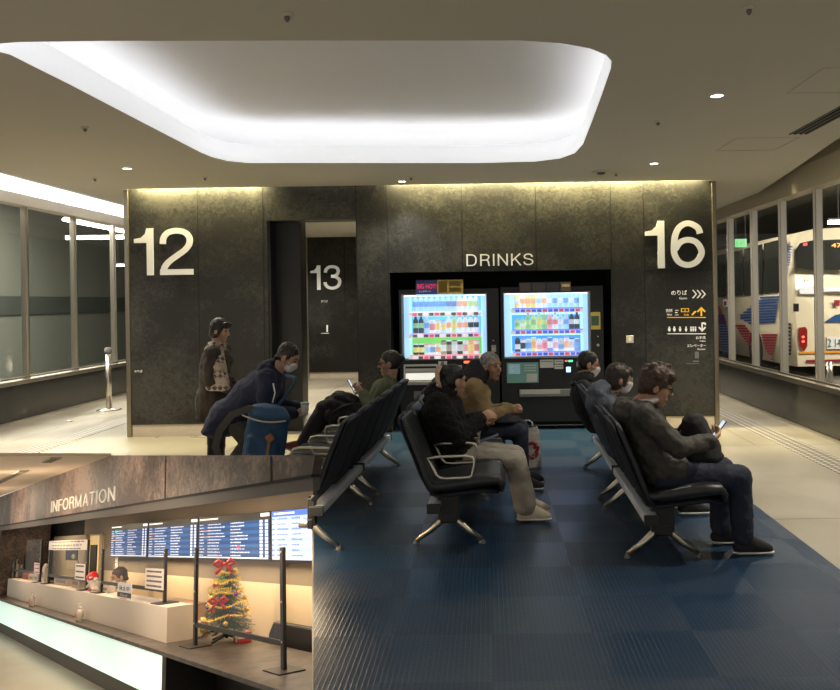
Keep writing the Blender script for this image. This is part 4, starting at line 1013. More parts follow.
# ================================================================== BENCHES
def bench(MW, label, facing, seats=(1, 1, 1), arms=(1, 1, 1, 1), front_foot=(1, 1), group='three seat waiting benches', ends=(-.74, .74)):
    """faces +x, runs along y; 3 seats of .50 m"""
    t = thing('waiting_bench', label, 'bench', MW, group)
    bm = B(); bx(bm, (-.135, ends[0], .25), (-.05, ends[1], .305)); obj('beam', bm, M['rail'], t, bevel=.008)
    for s in ends:
        bm = B(); bx(bm, (-.14, s - .012, .245), (-.045, s + .012, .31)); obj('end_cap', bm, M['black'], t, bevel=.004)
    for y, ff in ((-.60, front_foot[0]), (.60, front_foot[1])):
        bm = B()
        for s in (1, -1):
            if s == 1 and not ff: continue
            tube(bm, [V((.0, y, .185)), V((s * .05, y, .165)), V((s * .13, y, .095)), V((s * .225, y, .028))], [.030, .028, .023, .017], 8)
        tube(bm, [V((-.04, y, .18)), V((.04, y, .18))], .032, 8)
        lg = obj('leg', bm, M['alu'], t)
        for s in (1, -1):
            if s == 1 and not ff: continue
            bm = B(); lathe(bm, [(.022, 0), (.024, .008), (.014, .022), (.012, .03)], (s * .228, y, 0), 12); obj('foot', bm, M['grey'], lg)
        fx = .075 if ff else -.02
        bm = B(); bx(bm, (-.075, y - .03, .17), (fx, y + .03, .36)); bx(bm, (-.06, y - .036, .15), (min(.06, fx), y + .036, .22)); obj('bracket', bm, M['black'], t, bevel=.008)
    for i in range(3):
        yc = -.50 + .50 * i
        if seats[i]:
            cur = [(.365, .385), (.372, .43), (.345, .462), (.25, .458), (.12, .442), (0, .425), (-.08, .42), (-.12, .44)]
            bm = B(); slab(bm, cur, [.236, .242, .244, .244, .244, .244, .242, .236], [.03, .05, .07, .085, .085, .08, .06, .03], yc); obj('seat', bm, M['seat'], t)
            bm = B(); cur = [(.35, .38), (.25, .39), (.1, .375), (-.05, .355), (-.12, .37)]
            slab(bm, cur, [.23] * 5, [.02, .03, .03, .03, .02], yc); obj('seat_shell', bm, M['shell'], t)
        cur = [(-.075, .365), (-.11, .41), (-.145, .50), (-.185, .61), (-.225, .71), (-.258, .79), (-.28, .845), (-.292, .875), (-.296, .888)]
        bm = B(); slab(bm, cur, [.232, .240, .243, .244, .244, .243, .236, .215, .16], [.03, .045, .05, .05, .048, .045, .04, .03, .02], yc); obj('backrest', bm, M['seat'], t)
        bm = B(); cur2 = [(x - .022 - .012 * (k_ > 1), z) for k_, (x, z) in enumerate(cur)]
        slab(bm, cur2, [.228, .236, .24, .242, .242, .24, .232, .21, .15], [.02] * 9, yc); obj('back_shell', bm, M['shell'], t)
        bm = B(); tube(bm, [V((-.283, yc - .235, .835)), V((-.299, yc - .19, .882)), V((-.302, yc, .892)), V((-.299, yc + .19, .882)), V((-.283, yc + .235, .835))], .0045, 6); obj('back_edge', bm, M['edge'], t)
    for i in range(4):
        if not arms[i]: continue
        y = -.75 + .50 * i; y = max(-.765, min(.765, y))
        bm = B()
        tube(bm, [V(p) for p in ((-.13, y, .62), (-.05, y, .628), (.13, y, .632), (.175, y, .622), (.188, y, .595), (.17, y, .50), (.15, y, .488), (.0, y, .482), (-.045, y, .487), (-.07, y, .51), (-.105, y, .59))], .0095, 8, True)
        obj('armrest', bm, M['steel'], t)
    return t
sl = .022
def bpos(xb, yc, turn=0):
    s = .038 if turn else sl
    return T(xb + (yc - 6) * s, yc, 0) @ RZ((PI if turn else 0) - s)
bench(bpos(-.275, 6.12), 'nearest middle bench with an empty front seat and the woman in black on it', 1)
bench(bpos(-.275, 7.66), 'middle bench farther back, under the grey haired man in tan', 1)
bench(bpos(1.125, 5.75), 'nearest right bench, under the man holding a phone', 1, arms=(0, 1, 1, 1))
bench(bpos(1.125, 7.28), 'right bench farther back near the vending machines', 1)
bench(bpos(-1.235, 6.03, 1), 'nearest left bench of empty seats turned away', 1, seats=(1, 1, 0), arms=(1, 1, 1, 0), front_foot=(1, 0), ends=(-.74, .66))
bench(bpos(-1.235, 7.55, 1), 'left bench farther back, under the reclining man in green', 1)

# ================================================================== PEOPLE IN THE HALL
J = dict(
    dgrey=cloth('dark_grey_puffer', (0.036, 0.033, 0.029), 11, 1.0, .72), navy=cloth('navy_coat', (0.008, 0.012, 0.034), 12, .6),
    green=cloth('olive_green_jacket', (0.062, 0.072, 0.036), 14, .6), blackf=cloth('black_fleece', (0.004, 0.004, 0.0045), 90, 1.0, .95),
    tan=cloth('tan_jacket', (0.21, 0.145, 0.065), 12, .7), slate=cloth('slate_puffer', (0.05, 0.06, 0.085), 9, .9, .6), blk=cloth('black_jacket', (0.008, 0.008, 0.010), 14, .5),
    brown=cloth('brown_coat', (0.030, 0.022, 0.014), 12, .8), jean=cloth('dark_jeans', (0.010, 0.014, 0.032), 60, .2), greyp=cloth('pale_grey_trousers', (0.25, 0.225, 0.19), 10, .5),
    dk=cloth('dark_trousers', (0.014, 0.014, 0.015), 16, .4), khaki=cloth('grey_green_trousers', (0.055, 0.052, 0.042), 16, .4), white=cloth('white_shirt', (0.62, 0.58, 0.53), 14, .4))
shoeW, shoeB, shoeR = cloth('cream_shoe', (.50, .44, .34), 20, .3), cloth('black_shoe', (.01, .01, .01), 20, .3), cloth('red_brown_shoe', (.12, .022, .015), 20, .3)

# man with phone, near right
tP4, k4 = person('man in dark grey puffer jacket and glasses looking down at his phone', T(1.08, 5.27, 0), dict(
    hip=(.05, 0, .52), chest=(-.09, 0, .925), head=(.03, 0, 1.092), look=(-.10, .30, 0), skin=M['skin'], hair='thick', hairm=M['hairbr'], glasses='black',
    handR=dict(w=(.335, -.17, .752), f=(.70, .62, .30), n=(-.2, .6, .6), pole=(-.1, -.75, -1), curl=.55), handL=dict(w=(.315, .085, .74), f=(.8, -.45, .25), n=(-.2, -.3, .9), pole=(-.2, .6, -1), curl=.5),
    kneeR=(.53, -.10, .505), kneeL=(.49, .13, .51), ankR=(.55, -.10, .10), ankL=(.47, .13, .10), jacket=J['dgrey'], puff=1.16, hood=True, trousers=J['jean'], tw=(.10, .082, .07), shoe=shoeB, jd=.013, jds=13, jx=[((V((.06, 0, .60)), (.155, .205, .09)), (V((.10, 0, .535)), (.18, .205, .07)))]))
b = Blob(); b.hull((V((-.02, 0, .985)), (.075, .075, .02))); 
bm = B(); tube(bm, [V((-.045 + .075 * math.cos(a), .072 * math.sin(a), 1.0 + .012 * math.cos(a))) for a in [2 * PI * i / 16 for i in range(16)]], .020, 8, True); obj('shirt_collar', bm, J['white'], tP4)
def phone(MW, label):
    t = thing('smartphone', label, 'phone', MW)
    bm = B(); bx(bm, (-.004, -.037, -.075), (.004, .037, .075)); obj('case', bm, colmat((.16, .18, .22), 0, .35), t, bevel=.003)
    bm = B(); bx(bm, (-.0052, -.033, -.070), (-.0042, .033, .070)); obj('screen', bm, emat('phone_screen', (.5, .6, .7), .7), t)
    bm = B(); bx(bm, (.004, .008, .04), (.0065, .03, .066)); obj('camera_bump', bm, M['black'], t)
    return t
phone(T(1.08 + .42, 5.27 - .045, .805) @ MX.Rotation(-.05, 4, 'Z') @ MX.Rotation(.62, 4, 'Y'), 'smartphone held up by the man in the dark grey puffer')
def soft_bag(MW, label, name='handbag', m=None, dims=(.13, .17, .17), strap=True, cat='bag', parts=True):
    t = thing(name, label, cat, MW)
    m = m or J['blk']; a, b_, c = dims
    bl = Blob(); bl.hull((V((0, 0, c * .55)), (a * .9, b_ * .9, c * .5)), (V((a * .15, 0, c * .35)), (a, b_, c * .35)), (V((-a * .2, 0, c * 1.5)), (a * .6, b_ * .65, c * .4)))
    bl.hull((V((a * .55, 0, c * .6)), (a * .5, b_ * .7, c * .45)))
    bl.build('bag_body', m, t, vox=.009, it=3, disp=.008, dscale=14)
    if strap:
        bm = B(); tube(bm, [V((-a * .5, b_ * .3, c * 1.6)), V((-a * .9, b_ * .4, c * 1.2)), V((-a * 1.1, b_ * .4, c * .6)), V((-a * .8, b_ * .3, c * .2))], .012, 6); obj('strap', bm, M['blackm'], t)
        bm = B(); tube(bm, [V((a * .1, y, c * 1.25)) for y in (-b_ * .6, -b_ * .2, b_ * .2, b_ * .6)], .005, 6); obj('zip', bm, M['grey'], t)
    return t
soft_bag(T(1.08 + .31, 5.31, .555) @ RZ(.1), 'black backpack on the lap of the man with the phone', 'backpack', J['blk'], (.145, .13, .185))

# masked woman, second on the right row
tP5, k5 = person('masked woman with glasses and dark bob in slate puffer jacket', T(1.0, 6.22, 0), dict(s=.94,
    hip=(.04, 0, .51), chest=(-.09, 0, .86), head=(.02, 0, 1.05), look=(.05, .12, 0), hair='bob', hairm=mat('hair_brown_black', (.022, .013, .010), .45, bump=(60, .7, .006)), glasses='gold', mask=True,
    handR=dict(w=(.27, -.06, .66), f=(.8, .5, -.1), n=(0, .5, -.8), pole=(-.3, -.6, -1)), handL=dict(w=(.27, .06, .66), f=(.8, -.5, -.1), n=(0, -.5, -.8), pole=(-.3, .6, -1)),
    kneeR=(.47, -.09, .52), kneeL=(.47, .10, .52), ankR=(.50, -.09, .10), ankL=(.48, .1, .10), jacket=J['slate'], puff=1.2, hood=True, trousers=J['dk'], shoe=shoeB, jd=.010, jds=12, jx=[((V((-.15, 0, .95)), (.085, .15, .075)), (V((-.11, 0, .99)), (.07, .12, .05)))]))
# far masked man
tP6, k6 = person('masked man in black jacket and scarf seated farthest on the right', T(1.0, 7.76, -.035), dict(
    hip=(.04, 0, .52), chest=(-.10, 0, .87), head=(-.02, 0, 1.075), look=(.0, .2, 0), hair='short', mask=True,
    handR=dict(w=(.27, -.06, .68), f=(.8, .5, -.1), n=(0, .5, -.8), pole=(-.3, -.6, -1)), handL=dict(w=(.27, .06, .68), f=(.8, -.5, -.1), n=(0, -.5, -.8), pole=(-.3, .6, -1)),
    kneeR=(.49, -.1, .52), kneeL=(.49, .1, .52), ankR=(.5, -.1, .1), ankL=(.5, .1, .1), jacket=J['blk'], puff=1.12, collar_r=.10, trousers=J['dk'], shoe=shoeB))
b = Blob(); b.hull((V((-.08, 0, .935)), (.11, .12, .035)), (V((-.06, 0, .985)), (.095, .10, .03))); b.build('scarf', cloth('black_scarf', (.010, .010, .013), 30, .8), tP6, vox=.01, it=3, disp=.008, dscale=20)

# woman in black fleece, middle row
tP2, k2 = person('woman in black fleece jacket and pale grey trousers with hair clip', T(-.27, 6.13, 0), dict(
    hip=(.0, 0, .51), chest=(-.11, 0, .90), head=(.005, 0, 1.062), look=(.55, .10, 0), hair='updo', skin=M['skin'],
    handR=dict(w=(.20, -.06, .775), f=(.7, .25, .3), n=(0, 1, -.2), pole=(-.1, -.7, -1), curl=.75), handL=dict(w=(.22, .08, .76), f=(.7, -.3, .3), n=(0, -1, -.2), pole=(0, .7, -1), curl=.75),
    kneeR=(.47, -.10, .455), kneeL=(.465, .11, .46), ankR=(.535, -.11, .105), ankL=(.545, .11, .105), jacket=J['blackf'], puff=1.40, collar_r=.11, jd=.012, jds=26, jx=[((V((-.10, 0, .97)), (.125, .14, .05)), (V((-.075, 0, 1.03)), (.105, .105, .03)))], trousers=J['greyp'], tw=(.100, .084, .088), shoe=shoeW))
hh = k2['hh']
bm = B()
for q in (.0, -.036): tube(bm, [hh(-.155, q - .035, .115), hh(-.178, q - .035, .06), hh(-.168, q - .035, .0), hh(-.145, q - .035, -.05)], .009, 6)
for z in (.10, -.035): tube(bm, [hh(-.16, -.035, z), hh(-.16, -.071, z)], .009, 6)
obj('hair_clip', bm, colmat((.62, .45, .33), 0), tP2)
t = thing('smartphone', 'dark phone tucked under the hands of the woman in black', 'phone', T(-.27 + .27, 6.12, .62) @ MX.Rotation(1.2, 4, 'Y'))
bm = B(); bx(bm, (-.004, -.037, -.075), (.004, .037, .075)); obj('case', bm, colmat((.10, .14, .24), 0, .35), t, bevel=.003)
bm = B(); bx(bm, (-.0052, -.033, -.070), (-.0042, .033, .070)); obj('screen', bm, colmat((.20, .28, .45), 0, .2), t)

# grey haired man in tan
tP3, k3 = person('grey haired man in tan jacket leaning forward with clasped hands', T(-.17, 7.14, 0), dict(skin=M['skin2'],
    hip=(-.0, 0, .53), chest=(.05, 0, .915), head=(.20, 0, 1.085), look=(-.75, .02, 0), hair='short', hairm=M['hairg'],
    handR=dict(w=(.36, -.055, .71), f=(.9, .3, -.05), n=(0, 1, -.1), pole=(-.5, -.5, -1), curl=.8), handL=dict(w=(.36, .06, .70), f=(.9, -.35, .05), n=(0, -1, .1), pole=(-.5, .6, -1), curl=.8),
    kneeR=(.44, -.12, .52), kneeL=(.46, .13, .52), ankR=(.45, -.12, .10), ankL=(.47, .13, .10), jacket=J['tan'], puff=1.27, hood=False, jd=.010, jds=12, trousers=J['jean'], shoe=shoeB))
b = Blob(); b.hull((V((.04, .02, .97)), (.14, .17, .06)), (V((.08, .03, 1.04)), (.125, .125, .05)), (V((.075, .06, 1.10)), (.085, .085, .05))); b.build('hood', J['blk'], tP3, vox=.011, it=3, disp=.008, dscale=14)
soft_bag(T(-.17 + .28, 7.10, .585), 'black bag on the lap of the grey haired man', 'handbag', J['blk'], (.16, .17, .075), strap=True)
# white carrier bag on the floor
pb = PZ(528, 468.5, 0)
t = thing('carrier_bag', 'white carrier bag with a red wreath print on the blue floor', 'bag', T(pb.x, pb.y, .004) @ RZ(.15))
bm = B()
lv = [(.115, .05, 0), (.118, .055, .02), (.120, .05, .2), (.112, .035, .34), (.10, .02, .40)]
rows = []
for hw_, hd_, z in lv:
    rows.append([bm.verts.new((x * hw_ + .006 * math.sin(40 * z + x), y * hd_, z + (.015 if z > .3 and abs(x) > .5 else 0))) for x, y in ((-1, -1), (-.3, -1.15), (.3, -1.0), (1, -1), (1, 1), (.3, 1.1), (-.3, 1), (-1, 1))])
for i in range(len(rows) - 1):
    for j in range(8): bm.faces.new((rows[i][j], rows[i][(j + 1) % 8], rows[i + 1][(j + 1) % 8], rows[i + 1][j])).smooth = True
bm.faces.new(rows[0])
obj('bag_body', bm, cloth('white_plastic', (.46, .43, .38), 20, .5, .5), t)
bm = B()
for y in (-.025, .025): tube(bm, [V((-.05, y, .40)), V((-.05, y * .6, .45)), V((-.02, 0, .475)), V((.02, 0, .475)), V((.05, y * .6, .45)), V((.05, y, .40))], .006, 6)
obj('handle', bm, M['mask'], t)
bm = B(); rnd = random.Random(5)
for i in range(26):
    a = 2 * PI * i / 26; r_ = .065 + rnd.uniform(-.014, .014)
    p = V((.015 + r_ * math.cos(a), -.058, .19 + r_ * 1.15 * math.sin(a))); ball(bm, p, (rnd.uniform(.011, .02), .005, rnd.uniform(.011, .02)), 6)
obj('wreath_print', bm, colmat((.38, .03, .06), 0), t)

# reclining man on the left
tP1, k1 = person('man in olive jacket and sunglasses reclining with crossed legs', T(-1.18, 7.9, -.015) @ RZ(PI), dict(skin=M['skin2'],
    hip=(.02, 0, .53), chest=(-.19, 0, .87), head=(-.205, 0, 1.085), look=(0, .06, 0), hair='bun', glasses='sun',
    handL=dict(w=(.055, .05, .795), f=(.6, -.2, .65), n=(-.3, -.7, .2), pole=(-.2, .6, -1), curl=.7), handR=dict(w=(.08, -.07, .80), f=(.6, .3, .6), n=(-.2, .8, .2), pole=(-.2, -.6, -1), curl=.7),
    kneeL=(.43, .06, .655), ankL=(.66, .03, .30), footL=(.85, 0, .25), fupL=(-.25, 0, .95), kneeR=(.44, -.09, .53), ankR=(.60, -.09, .11), jacket=J['green'], puff=1.08, trousers=J['dk'], tw=(.10, .085, .07), shoe=shoeR))
phone(T(-1.2 - .15, 7.9, .85) @ RZ(PI) @ MX.Rotation(.5, 4, 'Y'), 'phone held by the reclining man in the olive jacket')
t = thing('folded_coat', 'black folded coat across the lap of the reclining man', 'coat', T(-1.2, 7.9, .58) @ RZ(PI))
b = Blob(); b.hull((V((.10, .02, .06)), (.10, .19, .07)), (V((.32, .02, .12)), (.10, .18, .07))); b.hull((V((.25, .16, .0)), (.14, .05, .10)), (V((.12, .17, -.02)), (.09, .04, .10))); b.hull((V((.14, .02, .13)), (.07, .15, .06)), (V((.28, .03, .19)), (.06, .12, .04)))
b.build('coat_body', J['blk'], t, vox=.011, it=3, disp=.012, dscale=12)
bm = B(); tube(bm, [V((.10, .20, .12)), V((.2, .215, .10)), V((.3, .21, .04))], .014, 6); obj('sleeve_seam', bm, J['dk'], t)

# stooping person with the blue rucksack and the person with the scarf
tP7, k7 = person('stooping person in navy coat carrying a blue rucksack', T(-2.3, 7.5, 0), dict(s=1.04,
    hip=(-.10, 0, .64), chest=(.27, 0, .985), head=(.43, 0, 1.17), look=(-.15, .55, 0), hair='short', mask=True,
    handR=dict(w=(.50, -.10, .66), f=(.9, .1, .1), n=(0, .6, .5), pole=(-.6, -.5, -.6), curl=.9), handL=dict(w=(.46, .16, .68), f=(.9, -.1, .1), n=(0, -.6, .5), pole=(-.6, .5, -.6), curl=.9),
    kneeR=(.10, -.12, .40), kneeL=(.12, .12, .40), ankR=(-.16, -.12, .085), ankL=(-.14, .12, .085), jacket=J['navy'], puff=1.30, hood=True, trousers=J['khaki'], tw=(.10, .085, .07), shoe=shoeB, jd=.012, jds=9,
    jx=[((V((-.10, 0, .68)), (.20, .23, .13)), (V((-.20, 0, .50)), (.19, .23, .06)))]))
cup = thing('paper_cup', 'pale cup held by the stooping person in navy', 'cup', T(-2.3 + .60, 7.5 - .10, .645))
bm = B(); lathe(bm, [(.030, 0), (.038, .10), (.036, .10), (.028, .004)], n=16); obj('cup_body', bm, M['mask'], cup)
bm = B(); lathe(bm, [(.040, .098), (.040, .108), (.034, .116)], n=16); obj('lid', bm, colmat((.35, .45, .5), 0), cup)
# rucksack
m_ruck = cloth('blue_rucksack_cloth', (0.012, 0.055, 0.125), 40, .3, .7); m_tan = colmat((.30, .11, .05), 0, .6); m_ol = colmat((.06, .062, .05), 0, .8)
p0 = P(262, 466, 7.1)
tR = thing('rucksack', 'blue rucksack with tan leather patch on the back of the stooping person', 'backpack', T(p0.x, p0.y, p0.z) @ MX.Rotation(.15, 4, 'Y'))
b = Blob(); b.hull((V((0, 0, .08)), (.19, .12, .08)), (V((.0, 0, .40)), (.185, .115, .06)), (V((.01, 0, .46)), (.17, .10, .03)))
b.hull((V((.0, -.09, .10)), (.15, .07, .08)), (V((0, -.09, .26)), (.14, .06, .03)))
b.build('bag_body', m_ruck, tR, vox=.011, it=3, disp=.008, dscale=9)
b = Blob(); b.hull((V((.0, -.01, .47)), (.19, .14, .035)), (V((-.01, 0, .52)), (.155, .11, .035)), (V((.01, -.02, .44)), (.19, .135, .02)))
lid = b.build('lid', mat('blue_lid', (.018, .075, .16), .7, bump=(40, .3, .01)), tR, vox=.011, it=3, disp=.006, dscale=9)
bm = B(); tube(bm, [V((-.19 + .38 * i / 10, -.152 - .012 * math.sin(PI * i / 10), .452 - .03 * math.sin(PI * i / 10))) for i in range(11)], .008, 6); obj('zip', bm, colmat((.5, .45, .35), 0), lid)
bm = B(); prism(bm, [V((.07, -.150, .33)), V((.115, -.150, .285)), V((.07, -.150, .24)), V((.025, -.150, .285))], (0, .02, 0)); obj('leather_patch', bm, m_tan, tR)
bm = B(); bx(bm, (.06, -.165, .03), (.085, -.12, .25)); obj('strap', bm, colmat((.22, .15, .05), 0, .7), tR)
bm = B(); prism(bm, [V((-.10, -.160, .12)), V((-.07, -.160, .12)), V((-.07, -.160, .09)), V((-.085, -.160, .07)), V((-.10, -.160, .09))], (0, .01, 0)); obj('small_patch', bm, m_tan, tR)
def strip(bm, pts, w, th):
    n = len(pts); pts = [V(p) for p in pts]; rows = []
    for i, p in enumerate(pts):
        d = (pts[min(n - 1, i + 1)] - pts[max(0, i - 1)]).normalized(); nn = d.cross(V((0, 1, 0))).normalized()
        rows.append([bm.verts.new(p + V((0, a * w, 0)) + nn * (c * th)) for a, c in ((-.5, -.5), (.5, -.5), (.5, .5), (-.5, .5))])
    for i in range(n - 1):
        for j in range(4): bm.faces.new((rows[i][j], rows[i][(j + 1) % 4], rows[i + 1][(j + 1) % 4], rows[i + 1][j]))
    bm.faces.new(rows[0][::-1]); bm.faces.new(rows[-1])
bm = B(); strip(bm, [(-.02, -.04, .50), (-.17, -.07, .50), (-.30, -.09, .43), (-.385, -.10, .28), (-.40, -.10, .14), (-.35, -.09, .0), (-.24, -.06, -.03), (-.12, -.03, .02)], .03, .06); obj('shoulder_strap', bm, m_ol, tR)
bm = B(); strip(bm, [(.05, .05, .53), (.10, .06, .62), (.16, .10, .74), (.15, .16, .80), (.05, .22, .80)], .06, .018); obj('shoulder_strap', bm, m_ruck, tR)
bm = B(); tube(bm, [V((.02, -.01, .57)), V((.03, -.01, .66)), V((.0, .0, .74))], .007, 6); obj('grab_cord', bm, M['mask'], tR)
tP8, k8 = person('standing person in brown coat with a cream patterned scarf', T(-2.74, 8.0, 0), dict(s=.93,
    hip=(0, 0, .80), chest=(.04, 0, 1.20), head=(.07, 0, 1.42), look=(-.2, .2, 0), hair='bob', hairm=M['hairb'],
    handR=dict(w=(.20, -.08, .84), f=(.7, .5, .1), n=(-.2, .7, .3), pole=(-.6, -.6, -.6)), handL=dict(w=(.20, .10, .84), f=(.7, -.5, .1), n=(-.2, -.7, .3), pole=(-.6, .6, -.6)),
    kneeR=(.02, -.09, .44), kneeL=(.02, .09, .44), ankR=(0, -.09, .085), ankL=(0, .1, .085), jacket=J['brown'], puff=1.28, trousers=J['dk'], shoe=shoeB, jd=.016, jds=10,
    jx=[((V((0, 0, .80)), (.17, .22, .1)), (V((0, 0, .55)), (.18, .23, .05)))]))
def scarf_mat():
    m = mat('patterned_scarf', (.5, .42, .34), .9); nt = m.node_tree; b = nt.nodes['Principled BSDF']
    tc = nt.nodes.new('ShaderNodeTexCoord'); ch = nt.nodes.new('ShaderNodeTexChecker'); ch.inputs['Scale'].default_value = 26; ch.inputs[1].default_value = (.42, .35, .28, 1); ch.inputs[2].default_value = (.06, .05, .045, 1)
    mp = nt.nodes.new('ShaderNodeMapping'); mp.inputs['Rotation'].default_value = (0, .78, 0); nt.links.new(tc.outputs['Object'], mp.inputs['Vector']); nt.links.new(mp.outputs[0], ch.inputs['Vector'])
    w = nt.nodes.new('ShaderNodeTexWave'); w.bands_direction = 'Z'; w.inputs['Scale'].default_value = 2.2; nt.links.new(tc.outputs['Object'], w.inputs['Vector'])
    mx = nt.nodes.new('ShaderNodeMixRGB'); mx.inputs[2].default_value = (.42, .34, .27, 1); nt.links.new(w.outputs['Fac'], mx.inputs[0]); nt.links.new(ch.outputs['Color'], mx.inputs[1]); nt.links.new(mx.outputs[0], b.inputs['Base Color'])
    return m
b = Blob(); b.hull((V((.02, 0, 1.22)), (.11, .13, .05)), (V((.03, 0, 1.28)), (.09, .10, .04))); b.hull((V((.10, -.16, 1.10)), (.07, .08, .06)), (V((.11, -.22, .86)), (.13, .03, .03))); b.hull((V((.05, -.10, 1.2)), (.08, .08, .06)), (V((.10, -.17, 1.08)), (.08, .07, .06)))
b.build('scarf', scarf_mat(), tP8, vox=.011, it=3, disp=.008, dscale=14)

# ================================================================== BUS AND BUS BAY
YBUS, XBUS = 17.8, 6.85
ZG = -.15
bm = B(); bx(bm, (4.2, YF, ZG - .1), (16, YB, ZG)); bx(bm, (-16, YF, ZG - .1), (-7.1, YB, ZG)); struct('ground', bm, colmat((.10, .095, .085), 0, .5))
bm = B(); bx(bm, (4.3, YF, 4.5), (16, YB, 4.6)); bx(bm, (-16, YF, 4.5), (-7.2, YB, 4.6)); struct('ceiling_3', bm, colmat((.22, .21, .18), 0, .8))
bm = B(); bx(bm, (14, YF, ZG), (14.2, YB, 4.5)); struct('wall_right_2', bm, colmat((.35, .32, .26), 0, .7))
bm = B(); bx(bm, (-13, YF, ZG), (-12.8, YB, 4.5)); bx(bm, (-12.8, YF, 1.5), (-12.75, YB, 2.0), 1); struct('wall_left_2', bm, [colmat((.20, .215, .18), 0, .6), colmat((.07, .08, .07), 0, .6)])
def PX(px, py, X=XBUS):
    a, b = ab(px, py); Y = F * X / a; return V((X, Y, EYE - b * Y / F))
bus = thing('bus', 'cream highway coach with blue and red stripes seen through the right glass screen', 'bus', T(XBUS + 1.25, YBUS, ZG))
BI = T(-XBUS - 1.25, -YBUS, -ZG)
def bobj(name, bm, m, parent=bus): return obj(name, bm, m, parent, BI if parent is bus else None)
cream = mat('bus_cream', (.62, .55, .39), .3, coat=.3, noise_=(2, (.66, .59, .43), 2, .3, .7))
bm = B(); YE = YBUS + 11.5
prof = [(0, .10), (-.02, .9), (0, 1.75), (.05, 2.55), (.12, 2.93), (.30, 3.12), (.70, 3.21), (1.25, 3.23), (1.80, 3.21), (2.2, 3.12), (2.38, 2.93), (2.45, 2.55), (2.5, 1.75), (2.52, .9), (2.5, .10)]
secs = [(YBUS + .30, .80, -.12), (YBUS + .14, .88, -.10), (YBUS + .04, .96, -.05), (YBUS + .18, 1, 0), (YBUS + .5, 1, 0), (YE, 1, 0)]
rows = []
for k_, (y, s, dz) in enumerate(((YBUS + .06, .95, -.04), (YBUS + .16, .99, -.01), (YBUS + .34, 1, 0), (YE, 1, 0))):
    rows.append([bm.verts.new((XBUS + 1.25 + (x - 1.25) * s, y + max(0, z - 1.7) * .30 * (1 if k_ < 2 else .6 if k_ == 2 else 0), z + dz * (1 if z > 1 else 0))) for x, z in prof])
for i in range(3):
    for j in range(len(prof) - 1): bm.faces.new((rows[i][j], rows[i][j + 1], rows[i + 1][j + 1], rows[i + 1][j])).smooth = True
    bm.faces.new((rows[i][0], rows[i + 1][0], rows[i + 1][-1], rows[i][-1]))
bm.faces.new(rows[0]); bm.faces.new(rows[-1])
bobj('body', bm, cream)
def side_poly(name, px, m, d=.035, parent=bus, th=.008):
    bm = B(); prism(bm, [PX(x, y) + V((-d, 0, 0)) for x, y in px], (-th, 0, 0)); return bobj(name, bm, m, parent)
dkg = mat('bus_window_dark', (.02, .022, .02), .08, spec=.8)
for q in (((716, 256), (727, 254), (727, 296.5), (716, 297)), ((728.5, 253.5), (744, 249.5), (744, 295.5), (728.5, 296.3)), ((745.5, 249), (764, 244), (764, 294), (745.5, 295.3)), ((765.5, 243.6), (785, 238.5), (783, 291.5), (765.5, 293.8))):
    side_poly('side_window', q, dkg)
bm = B()
def rear_poly(name, px, m, y=None, th=.01, parent=bus):
    bm = B(); prism(bm, [P(x, yy_, YBUS + .04) + V((0, .0, 0)) for x, yy_ in px], (0, -th, 0)); return bobj(name, bm, m, parent)
def hatch(name, rows_, m):
    bm = B()
    for (y0, xl, xr, sl_) in rows_:
        prism(bm, [PX(x, y) + V((-.04, 0, 0)) for x, y in ((xl, y0 + (xl - 760) * sl_), (xr, y0 + (xr - 760) * sl_), (xr, y0 + 1.75 + (xr - 760) * sl_), (xl, y0 + 1.75 + (xl - 760) * sl_))], (-.006, 0, 0))
    return bobj(name, bm, m)
mb, mr = mat('livery_blue', (.015, .06, .21), .35), mat('livery_red', (.24, .012, .03), .35)
hatch('blue_stripes', [(297 + 2.75 * i, 762 - 3.4 * i if i < 7 else 738 + 4 * (i - 6), 781 - .5 * i, -.05) for i in range(10)], mb)
hatch('red_stripes', [(334 + 2.7 * i, 763 + .2 * i + (.12 * i * i), 779 - .75 * i, 0) for i in range(10)], mr)
hatch('red_stripes', [(325 + 2.6 * i, 737 + 1.7 * i, 747 + 1.9 * i, 0) for i in range(8)], mr)
hatch('red_stripes', [(306 + 2.6 * i, 716 + .4 * i, 721 + 1.1 * i, 0) for i in range(7)], mr)
hatch('blue_stripes', [(315 + 2.6 * i, 719 + .35 * i, 726 + .55 * i, 0) for i in range(15)], mb)
hatch('blue_stripes', [(335 + 2.6 * i, 730 + .3 * i, 735.5 + .5 * i, 0) for i in range(8)], mb)
hatch('blue_stripes', [(246 + 2.6 * i, 790.5 - .5 * i * .6, 794.5 - .55 * i * .9, 0) for i in range(11)], mb)
side_poly('emblem', ((724.5, 300), (729, 299.6), (729, 307), (724.5, 307.3)), M['mask']); side_poly('emblem', ((725.5, 301.5), (728, 301.4), (728, 305.5), (725.5, 305.7)), mr, .045)
for i in range(9): side_poly('side_vent', ((789.5, 323 + 3.7 * i), (792.3, 323 + 3.7 * i), (792.3, 325.4 + 3.7 * i), (789.5, 325.4 + 3.7 * i)), M['black'])
side_poly('fuel_flap', ((795.2, 303.5), (800.5, 303.5), (800.5, 311.5), (795.2, 311.5)), M['black'])
for i, py in enumerate((YBUS + 2.6, YBUS + 9.2)):
    bm = B(); cyl(bm, (XBUS - .03, py, ZG + .5), (XBUS + .3, py, ZG + .5), .5, n=28); w_o = bobj('wheel', bm, M['blackm'])
    bm = B(); cyl(bm, (XBUS - .05, py, ZG + .5), (XBUS - .02, py, ZG + .5), .28, n=20); o = obj('hub', bm, M['alu'], w_o)
